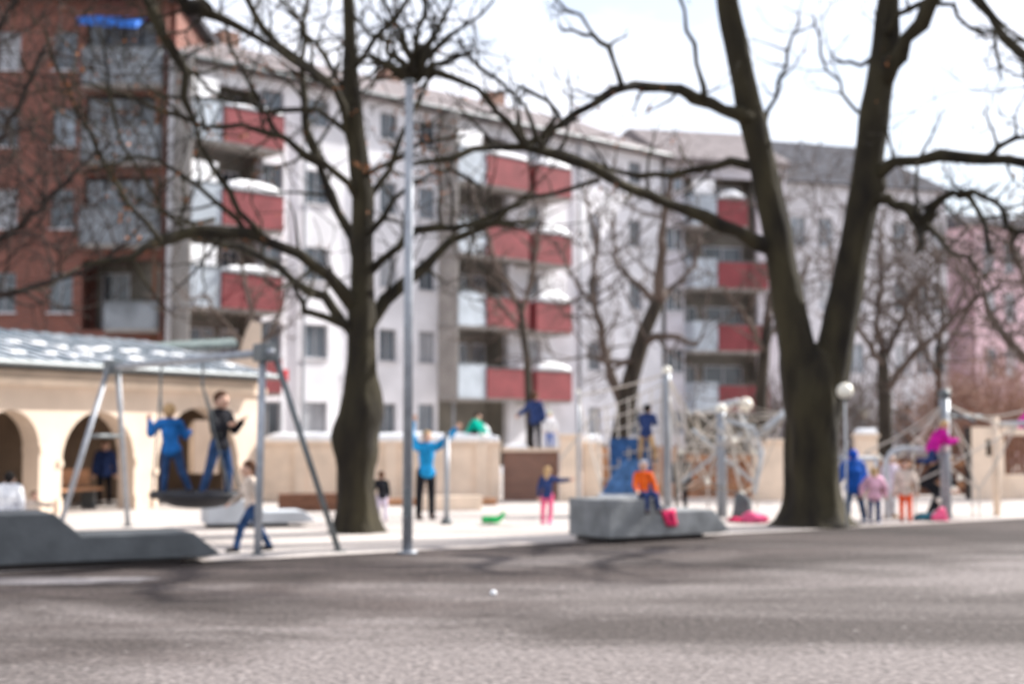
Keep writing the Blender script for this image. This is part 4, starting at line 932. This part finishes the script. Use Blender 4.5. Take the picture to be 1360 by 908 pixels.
# ------------------------------------------------------------------ people
def person(label, px, D, H, rot, top, legs, hair, pose=None, z0=0, shoes=(.05, .04, .04), name='person', hairstyle='short', kid=True, foot_px=None, hat=None, sitz=None, fat=1.0):
    """pose: unit directions in the figure's own frame (x = its left, -y = forward, z up)."""
    p = dict(lean=(0, 0, 1), ualL=(.25, 0, -1), falL=(.1, -.15, -1), ualR=(-.25, 0, -1), falR=(-.1, -.15, -1), thL=(.06, 0, -1), shL=(.02, .02, -1), thR=(-.06, 0, -1), shR=(-.02, .02, -1), head=(0, -.05, 1), toe=(0, -1, 0))
    if pose: p.update(pose)
    V = lambda k: Vector(p[k]).normalized()
    hh = H * (.165 if kid else .135)
    th, sh, ft = H * (.235 if kid else .245), H * (.225 if kid else .24), H * .045
    to = H * (.33 if kid else .325) - .0
    sw = H * (.105 if kid else .115); hw = H * .055
    pel = Vector((0, 0, 0)); up = V('lean'); side = Vector((1, 0, 0))
    nk = pel + up * to * .93; sh_c = pel + up * to * .84; chest = pel + up * to * .6; belly = pel + up * to * .28
    hd = nk + V('head') * hh * .62
    J = {}
    for s_, sg in (('L', 1), ('R', -1)):
        J['s' + s_] = sh_c + side * sg * sw; J['e' + s_] = J['s' + s_] + V('ual' + s_) * H * .165; J['w' + s_] = J['e' + s_] + V('fal' + s_) * H * .145
        J['h' + s_] = pel + side * sg * hw; J['k' + s_] = J['h' + s_] + V('th' + s_) * th; J['a' + s_] = J['k' + s_] + V('sh' + s_) * sh
    low = min(J['aL'].z, J['aR'].z) - ft * .9
    base = Vector((GX(px, D), D, z0))
    Mr = Matrix.Rotation(rot, 3, 'Z')
    if sitz is not None: shift = Vector((0, 0, sitz - z0 + H * .065))
    else: shift = Vector((0, 0, -low))
    X = lambda v: Mr @ (v + shift) + base
    root = thing(name, label, 'person', base)
    def xb(b): b.v = [X(v) for v in b.v]; return b
    def vox(o, size, sm=2):
        m = o.modifiers.new('remesh', 'REMESH'); m.mode = 'VOXEL'; m.voxel_size = size; m.use_smooth_shade = True
        if sm: s2 = o.modifiers.new('smooth', 'SMOOTH'); s2.factor = .5; s2.iterations = sm
    # body
    b = MB()
    b.limb(pel - side * hw * .5, pel + side * hw * .5, H * .06, H * .06); b.limb(pel, belly, H * .062, H * .058); b.limb(belly, chest, H * .058, H * .07); b.limb(sh_c - side * sw * .6, sh_c + side * sw * .6, H * .045, H * .045); b.limb(chest, sh_c, H * .068, H * .05)
    b.limb(nk - up * H * .04, hd - V('head') * hh * .2, H * .032, H * .03)
    b.ball(hd, (hh * .38, hh * .44, hh * .5), 14, 10)
    fwd = Vector((0, -1, 0)); hup = V('head'); fwd = (fwd - hup * fwd.dot(hup)).normalized(); hs = hup.cross(fwd)
    b.limb(hd - hup * hh * .28 + fwd * hh * .18, hd - hup * hh * .34 + fwd * hh * .26, hh * .2, hh * .13)
    b.limb(hd - hup * hh * .0 + fwd * hh * .40, hd - hup * hh * .12 + fwd * hh * .49, hh * .05, hh * .07)
    for sg in (-1, 1): b.ball(hd + hs * sg * hh * .39 - hup * hh * .05, (hh * .05, hh * .09, hh * .12), 8, 6)
    for s_, sg in (('L', 1), ('R', -1)):
        S_, E_, W_ = J['s' + s_], J['e' + s_], J['w' + s_]
        b.limb(S_, E_, H * .032, H * .025); b.limb(E_, W_, H * .026, H * .017)
        f = V('fal' + s_); ax = f.cross(Vector((0, 1, .2))); ax = ax.normalized() if ax.length > .1 else Vector((1, 0, 0)); nn = f.cross(ax)
        hl = H * .10; b.limb(W_, W_ + f * hl * .42 - ax * hl * .12, H * .014, H * .016); b.limb(W_, W_ + f * hl * .42 + ax * hl * .12, H * .014, H * .016)
        for q, (o_, l_) in enumerate(((-.28, .40), (-.1, .48), (.1, .46), (.27, .36))):
            k0 = W_ + f * hl * .42 + ax * o_ * hl * .8; k1 = k0 + f * hl * l_ * .5 + ax * o_ * hl * .12; k2 = k1 + (f + nn * .55).normalized() * hl * l_ * .5
            b.limb(k0, k1, H * .0062, H * .0058, 6); b.limb(k1, k2, H * .0058, H * .0050, 6)
        k0 = W_ + f * hl * .12 - ax * hl * .2; k1 = k0 + (f - ax * 1.1).normalized() * hl * .24; b.limb(k0, k1, H * .009, H * .007, 6); b.limb(k1, k1 + (f - ax * .3).normalized() * hl * .2, H * .007, H * .006, 6)
        b.limb(J['h' + s_], J['k' + s_], H * .05, H * .034); b.limb(J['k' + s_], J['a' + s_], H * .034, H * .022)
        b.limb(J['a' + s_], J['a' + s_] + V('toe') * H * .07 + Vector((0, 0, -ft * .5)), H * .022, H * .016)
    body = xb(b).build('body', M['skin'], root, smooth=True); vox(body, .009, 1)
    # face
    e = MB()
    for sg in (-1, 1): e.ball(hd + fwd * hh * .405 + hs * sg * hh * .15 + hup * hh * .02, hh * .045, 8, 6)
    xb(e).build('eyes', M['eye'], body)
    e = MB(); e.limb(hd + fwd * hh * .37 - hup * hh * .25 - hs * hh * .08, hd + fwd * hh * .37 - hup * hh * .25 + hs * hh * .08, hh * .03, hh * .03, 6); xb(e).build('mouth', M['lip'], body)
    # hair
    e = MB(); e.ball(hd + hup * hh * .10 - fwd * hh * .06, (hh * .43, hh * .46, hh * .47), 14, 10); e.limb(hd - fwd * hh * .25, hd - fwd * hh * .26 - hup * hh * (.25 if hairstyle == 'short' else .75), hh * .28, hh * .2)
    if hairstyle == 'tail': e.limb(hd - fwd * hh * .45 + hup * hh * .1, hd - fwd * hh * .6 - hup * hh * .6, hh * .12, hh * .06)
    # keep the face clear
    for v in e.v:
        r_ = v - hd
        if r_.dot(fwd) > hh * .12 and r_.dot(hup) < hh * .22: v -= fwd * (r_.dot(fwd) - hh * .10)
    o = xb(e).build('hair' if not hat else 'hat', cloth('hair_%d' % (int(hair[0] * 1000)), hair) if not hat else cloth('hat_%d_%d' % (hat[0] * 100, hat[2] * 100), hat), root, smooth=True); vox(o, .012, 2)
    # jacket
    e = MB(); f_ = 1.22 * fat; g_ = .012
    e.limb(pel - side * hw * .55 - up * H * .01, pel + side * hw * .55 - up * H * .01, H * .066 * f_, H * .066 * f_); e.limb(pel, belly, H * .068 * f_, H * .064 * f_); e.limb(belly, chest, H * .065 * f_, H * .076 * f_); e.limb(sh_c - side * sw * .68, sh_c + side * sw * .68, H * .05 * f_, H * .05 * f_); e.limb(chest, sh_c, H * .074 * f_, H * .056 * f_); e.limb(sh_c, nk + up * H * .002, H * .05, H * .042)
    for s_ in 'LR':
        e.limb(J['s' + s_], J['e' + s_], H * .042 * f_, H * .035 * f_); e.limb(J['e' + s_], J['e' + s_].lerp(J['w' + s_], .92), H * .036 * f_, H * .027 * f_)
    o = xb(e).build('jacket', top, root, smooth=True); vox(o, .016, 3)
    e = MB(); e.limb(pel - side * hw * .55 - up * H * .03, pel + side * hw * .55 - up * H * .03, H * .068, H * .068)
    for s_ in 'LR':
        e.limb(J['h' + s_], J['k' + s_], H * .06, H * .045); e.limb(J['k' + s_], J['k' + s_].lerp(J['a' + s_], .96), H * .045, H * .037)
    o = xb(e).build('trousers', legs, root, smooth=True); vox(o, .016, 2)
    sc = cloth('shoe_%d_%d' % (shoes[0] * 100, shoes[2] * 100), shoes)
    for s_ in 'LR':
        e = MB(); A_ = J['a' + s_]; e.limb(A_ - V('toe') * H * .015 + Vector((0, 0, -ft * .45)), A_ + V('toe') * H * .085 + Vector((0, 0, -ft * .55)), H * .03, H * .026); e.limb(A_, A_ + Vector((0, 0, -ft * .4)), H * .032, H * .032)
        o = xb(e).build('shoe', sc, root, smooth=True); vox(o, .012, 1)
    return root

C = dict(blue=cloth('cyan_blue_fabric', (.02, .13, .38)), azure=cloth('azure_fabric', (.02, .28, .58)), jeans=cloth('jeans_fabric', (.03, .065, .15)), black=cloth('black_fabric', (.018, .018, .022)),
  beige=cloth('beige_fabric', (.60, .50, .42)), navy=cloth('navy_fabric', (.03, .05, .14)), green=cloth('teal_green_fabric', (.0, .42, .30)), white=cloth('white_fabric', (.80, .80, .86)), royal=cloth('royal_blue_fabric', (.02, .10, .42)),
  tan=cloth('tan_fabric', (.45, .30, .16)), orange=cloth('orange_fabric', (.95, .13, .02)), red=cloth('crimson_fabric', (.55, .03, .10)), pinkl=cloth('light_pink_fabric', (.75, .42, .52)), grey=cloth('light_grey_fabric', (.5, .5, .52)),
  mag=cloth('magenta_fabric', (.62, .02, .33)), pinkd=cloth('pink_fabric', (.85, .12, .25)), lilac=cloth('pale_lilac_fabric', (.62, .55, .66)), redor=cloth('red_orange_fabric', (.85, .10, .03)), purple=cloth('purple_fabric', (.13, .03, .25)))
HB, HBL, HK = (.10, .05, .03), (.50, .33, .17), (.02, .017, .016)
PI = math.pi
# boys standing in the nest swing
nz_ = .66
person('boy in bright blue jacket standing on the nest swing with his back turned', 228, 21.7, 1.40, PI, C['blue'], C['jeans'], HBL, dict(lean=(.10, .02, 1), ualL=(.55, -.3, -.55), falL=(.15, -.2, 1), ualR=(-.3, -.4, -.7), falR=(-.1, -.8, .3), thL=(.05, 0, -1), thR=(-.25, 0, -1), shR=(-.45, 0, -1), shL=(.03, .1, -1), head=(-.05, 0, 1)), z0=nz_, fat=1.05)
bpy.data.objects['person'].rotation_euler = (0, 0, 0)
person('boy in black jacket and jeans leaning on the nest swing', 292, 21.1, 1.58, R(62), C['black'], C['jeans'], HB, dict(lean=(.05, .03, 1), ualL=(.15, -.4, -.9), falL=(-.2, -.8, .6), ualR=(-.2, -.3, -1), falR=(.2, -.9, .35), thL=(.1, -.18, -1), shL=(.05, .05, -1), thR=(-.12, .22, -1), shR=(-.05, .32, -1), head=(-.05, -.15, 1)), z0=nz_, hairstyle='short')
person('child in beige jumper and jeans striding past the swing', 336, 19.5, 1.29, R(-70), C['beige'], C['jeans'], HB, dict(lean=(0, -.10, 1), ualL=(.25, .45, -1), falL=(.0, .1, -1), ualR=(-.25, -.4, -1), falR=(0, -.7, -.5), thL=(.04, -.62, -1), shL=(.03, -.25, -1), thR=(-.04, .38, -1), shR=(-.04, .62, -1), head=(0, -.15, 1)), hairstyle='long', shoes=(.02, .02, .02))
person('adult in azure jacket and black trousers with both arms raised', 566, 26.6, 1.68, R(25), C['azure'], C['black'], HBL, dict(lean=(.03, 0, 1), ualL=(.8, 0, .55), falL=(.55, -.2, .7), ualR=(-.5, 0, .9), falR=(.1, -.3, 1), thL=(.05, 0, -1), thR=(-.1, 0, -1), head=(0, 0, 1)), kid=False)
person('toddler in black jacket and pale trousers beside the left tree trunk', 508, 26.0, .92, R(200), C['black'], C['lilac'], HB, dict(lean=(.05, -.05, 1), ualL=(.3, -.3, -1)), shoes=(.5, .4, .45))
person('little girl in navy jacket and pink leggings pointing to the right', 727, 25.2, 1.02, R(160), C['navy'], C['pinkd'], HBL, dict(lean=(0, 0, 1), ualR=(-.9, .1, -.1), falR=(-1, 0, .1), ualL=(.3, 0, -1), thL=(.12, 0, -1), thR=(-.08, .15, -1), shR=(0, .4, -1)), shoes=(.7, .1, .3), hairstyle='long')
wt = 1.42
person('child in teal green jacket crouching on the snow-topped wall', 624, 34.2, 1.15, R(70), C['green'], C['black'], HK, dict(lean=(0, -.55, 1), ualL=(.2, -.8, -.8), falL=(0, -.6, -.8), ualR=(-.2, -.8, -.8), falR=(0, -.6, -.8), thL=(.25, -1, .35), shL=(0, .75, -1), thR=(-.25, -1, .35), shR=(0, .75, -1), head=(0, -.3, 1)), z0=1.41, fat=1.3)
person('youth in navy jacket standing on the brick wall', 711, 34.4, 1.36, R(150), C['navy'], C['black'], HB, dict(lean=(.04, 0, 1), ualL=(.75, -.2, -.65), falL=(.8, 0, -.5), ualR=(-.3, -.2, -1)), z0=1.24, fat=1.15)
person('small child in white top and royal blue trousers on the brick wall', 730, 34.4, .88, R(20), C['white'], C['royal'], HBL, dict(ualL=(.3, -.2, -1)), z0=1.24, fat=1.3, hat=(.5, .7, .45))
person('child in navy hoodie and tan trousers climbing high on the rope net', 858, 27.95, 1.15, PI - .3, C['navy'], C['tan'], HK, dict(lean=(-.06, -.15, 1), ualL=(.08, -.5, -.8), falL=(-.2, -1, .3), ualR=(-.05, -.6, -.6), falR=(.2, -.9, .6), thL=(.2, -.3, -1), shL=(.1, .1, -1), thR=(-.3, -.1, -1), shR=(-.2, .3, -1)), z0=1.05, fat=1.1)
person('child in black snowsuit standing behind the tall mast', 904, 30.0, 1.2, R(170), C['black'], C['black'], HK, dict(ualL=(.2, -.3, -1)), fat=1.15)
# seated child on the block
ctr = FC(.84, .22, .63)
person('child in orange jacket and navy trousers sitting on the stepped concrete block', 680 + ctr.x / ctr.y * FPX, ctr.y, 1.02, R(10), C['orange'], C['navy'], HBL, dict(lean=(-.03, .05, 1), ualL=(.4, -.1, -1), falL=(.2, -.3, -1), ualR=(-.2, -.3, -1), falR=(0, -1, -.6), thL=(.28, -1, -.04), shL=(.1, -.12, -1), thR=(.08, -1, -.04), shR=(.05, -.05, -1)), sitz=.63, fat=.92, hat=(.35, .35, .38))
person('child in royal blue snow jacket and jeans seen from behind, right of the forked trunk', 1134, 25.6, 1.32, R(190), C['royal'], C['jeans'], HB, dict(lean=(.05, -.05, 1), ualL=(.5, -.1, -1), falL=(.2, -.5, -.8), ualR=(-.4, -.1, -1), thL=(.2, 0, -1), thR=(-.12, .1, -1), shR=(-.05, .35, -1)), fat=1.45, hat=(.02, .1, .55), shoes=(.7, .7, .75))
person('small child in pale pink jacket next to the child in royal blue', 1160, 25.4, 1.0, R(175), C['pinkl'], C['navy'], HBL, dict(ualL=(.6, -.1, -.7), ualR=(-.5, 0, -.8)), fat=1.3, shoes=(.6, .6, .65), hairstyle='long')
person('child in pale grey snowsuit and tan boots beside the bent pipe', 1180, 27.2, 1.22, R(30), C['lilac'], C['grey'], HBL, dict(ualL=(.3, -.2, -1), lean=(0, -.1, 1)), shoes=(.5, .28, .08), fat=1.2, hat=(.7, .68, .66))
person('child in grey jacket and red-orange trousers under the ropes', 1201, 26.0, 1.12, R(-10), C['beige'], C['redor'], HB, dict(ualL=(.4, -.2, -1), thL=(.02, 0, -1), thR=(-.02, 0, -1)), fat=1.15, shoes=(.25, .06, .05))
person('adult in black jacket bending down at the right climbing mast', 1228, 28.0, 1.55, R(60), C['black'], C['black'], HBL, dict(lean=(0, -.8, .8), ualL=(.2, -.6, -1), falL=(0, -.5, -1), ualR=(-.2, -.6, -1), falR=(0, -.5, -1), thL=(.15, -.8, -.6), shL=(0, .5, -1), thR=(-.15, -.7, -.7), shR=(0, .5, -1), head=(0, -.7, .8)), kid=False, shoes=(.5, .5, .55))
person('girl in magenta jacket clambering along the ropes of the right mast', 1238, 26.6, 1.15, R(95), C['mag'], C['navy'], HBL, dict(lean=(0, -.55, .85), ualL=(.15, -.4, -.9), falL=(0, -1, -.1), ualR=(-.15, -.4, -.9), falR=(0, -.9, .2), thL=(.2, -.3, -.5), shL=(0, .9, -.25), thR=(-.2, .3, -.6), shR=(0, 1, -.1), head=(0, -.5, 1)), z0=1.0, fat=1.3)
person('person in white jacket with dark hair behind the dark concrete block', 14, 19.5, 1.08, R(185), C['white'], C['jeans'], HK, dict(ualL=(.4, -.1, -1)), fat=1.35)
person('small brown-haired child crouching behind the dark concrete block', 43, 20.2, .80, R(60), C['beige'], C['black'], HB, dict(lean=(0, -.3, 1), ualL=(.4, -.8, -.2), falL=(0, -1, .2)), fat=1.1)
person('dark-clothed person standing in the shade of the second arch', 140, 32.2, 1.45, R(20), C['navy'], C['black'], HB, dict(ualL=(.3, 0, -1)), fat=1.1)
person('child in purple jacket on the bar at the far right edge', 1358, 28.0, 1.0, R(80), C['mag'], C['purple'], HB, dict(lean=(0, -.7, .7), ualL=(.2, -.7, -.7), falL=(0, -.8, -.6), ualR=(-.2, -.7, -.7), falR=(0, -.8, -.6), thL=(.2, -.6, -.4), shL=(0, .4, -1), thR=(-.2, -.6, -.4), shR=(0, .4, -1), head=(0, -.5, 1)), z0=1.42, fat=1.3)

# ------------------------------------------------------------------ loose things
def lump(name, label, cat, px, D, z, size, m, seed, drape=None):
    c = Vector((GX(px, D), D, z + size[2] * .5)); b = MB(); b.ball(c, size, 14, 9)
    for v in b.v:
        q = v * 6 + Vector((seed, 0, 0)); v += Vector((noise.noise(q), noise.noise(q + Vector((9, 0, 0))), noise.noise(q + Vector((0, 7, 0))))) * min(size) * .55
        v.z = max(v.z, z + .002)
    o = b.build(name, m, None, smooth=True); return tag(o, label, cat)
lump('crumpled_jacket', 'pink jacket heaped on the ground left of the forked trunk', 'jacket', 1000, 25.6, 0, (.24, .16, .13), C['pinkd'], 1)
lump('crumpled_jacket', 'red scarf on the ground beside the pink jacket heap', 'scarf', 975, 25.8, 0, (.16, .12, .06), C['red'], 2)
lump('crumpled_jacket', 'coral jacket on the ground at the foot of the right mast', 'jacket', 1246, 26.2, 0, (.16, .14, .15), C['pinkd'], 3)
lump('crumpled_jacket', 'dark teal jacket on the ground left of the coral one', 'jacket', 1226, 26.3, 0, (.2, .14, .09), cloth('teal_dark', (.03, .12, .16)), 4)
# sled (green)
def sled(px, D, m, label):
    x = GX(px, D); t = thing('toy_sled', label, 'sled', (x, D, 0)); b = MB(); n = 10; vs = []; fs = []
    for i in range(n + 1):
        u_ = i / n; hw_ = .12 + .05 * math.sin(math.pi * u_); zz = .03 + .14 * max(0, u_ - .75) * 3
        vs += [(x - .2 + .4 * u_, D - hw_, zz + .1), (x - .2 + .4 * u_, D - hw_ * .8, zz), (x - .2 + .4 * u_, D + hw_ * .8, zz), (x - .2 + .4 * u_, D + hw_, zz + .1)]
    for i in range(n):
        for k in range(3): fs.append((i * 4 + k, i * 4 + k + 1, (i + 1) * 4 + k + 1, (i + 1) * 4 + k))
    b.add(vs, fs); o = b.build('shell', m, t, smooth=True); so_ = o.modifiers.new('s', 'SOLIDIFY'); so_.thickness = .02
    MB().tube([(x + .18, D - .08, .17), (x + .3, D, .08), (x + .18, D + .08, .17)], .008, 6).build('pull_rope', M['rope_d'], t)
sled(655, 25.2, cloth('sled_green', (.03, .45, .12)), 'small green toy sled lying on the gravel')
# white bag on wall
c = W(640, 578, 34.3); t = thing('white_bag', 'white rucksack sitting on the wall beside the child in green', 'bag', (c.x, c.y, 1.42))
b = MB(); b.ball((c.x, c.y, 1.42 + .2), (.2, .13, .2), 14, 10); o = b.build('bag_body', C['white'], t, smooth=True)
MB().tube([(c.x - .08, c.y, 1.8), (c.x, c.y, 1.87), (c.x + .08, c.y, 1.8)], .012, 6).build('handle', M['rope_d'], t)
# cloth draped on the block
b = MB(); vs = []; fs = []
for i in range(9):
    for k in range(6):
        u_ = .95 + .27 * k / 5 + (.02 * math.sin(i)) + .012 * i; s_ = i / 8
        if s_ < .45: q = FC(u_, .22 - s_ * .52, .46 + .012 * math.sin(k * 2 + i))
        else: q = FC(u_ - .02 * k * (s_ - .45), -.03 - .014 * math.sin(k * 2.1), .46 - (s_ - .45) * .45)
        vs.append(q)
for i in range(8):
    for k in range(5): fs.append((i * 6 + k, i * 6 + k + 1, (i + 1) * 6 + k + 1, (i + 1) * 6 + k))
b.add(vs, fs); o = b.build('draped_jacket', C['red'], None, smooth=True); so_ = o.modifiers.new('s', 'SOLIDIFY'); so_.thickness = .03; so_.offset = 1
lump('crumpled_scarf', 'purple scarf bunched on the block just right of the seated child', 'scarf', 680 + FC(1.1, .3, 0).x / FC(1.1, .3, 0).y * FPX, FC(1.1, .3, 0).y, .462, (.16, .1, .06), C['purple'], 6)
for k_, (px_, py_, l_) in enumerate(((655, 787, 'tiny white lump on the asphalt left of centre'),)):
    g0 = 1.6 * FPX / (py_ - 575); lump('white_lump', l_, 'snow lump', px_, g0, .0, (.035, .035, .03), M['snow'], 20 + k_)  # a single white dot set on the asphalt
tag(o, 'crimson jacket draped over the lower step of the concrete block', 'jacket')
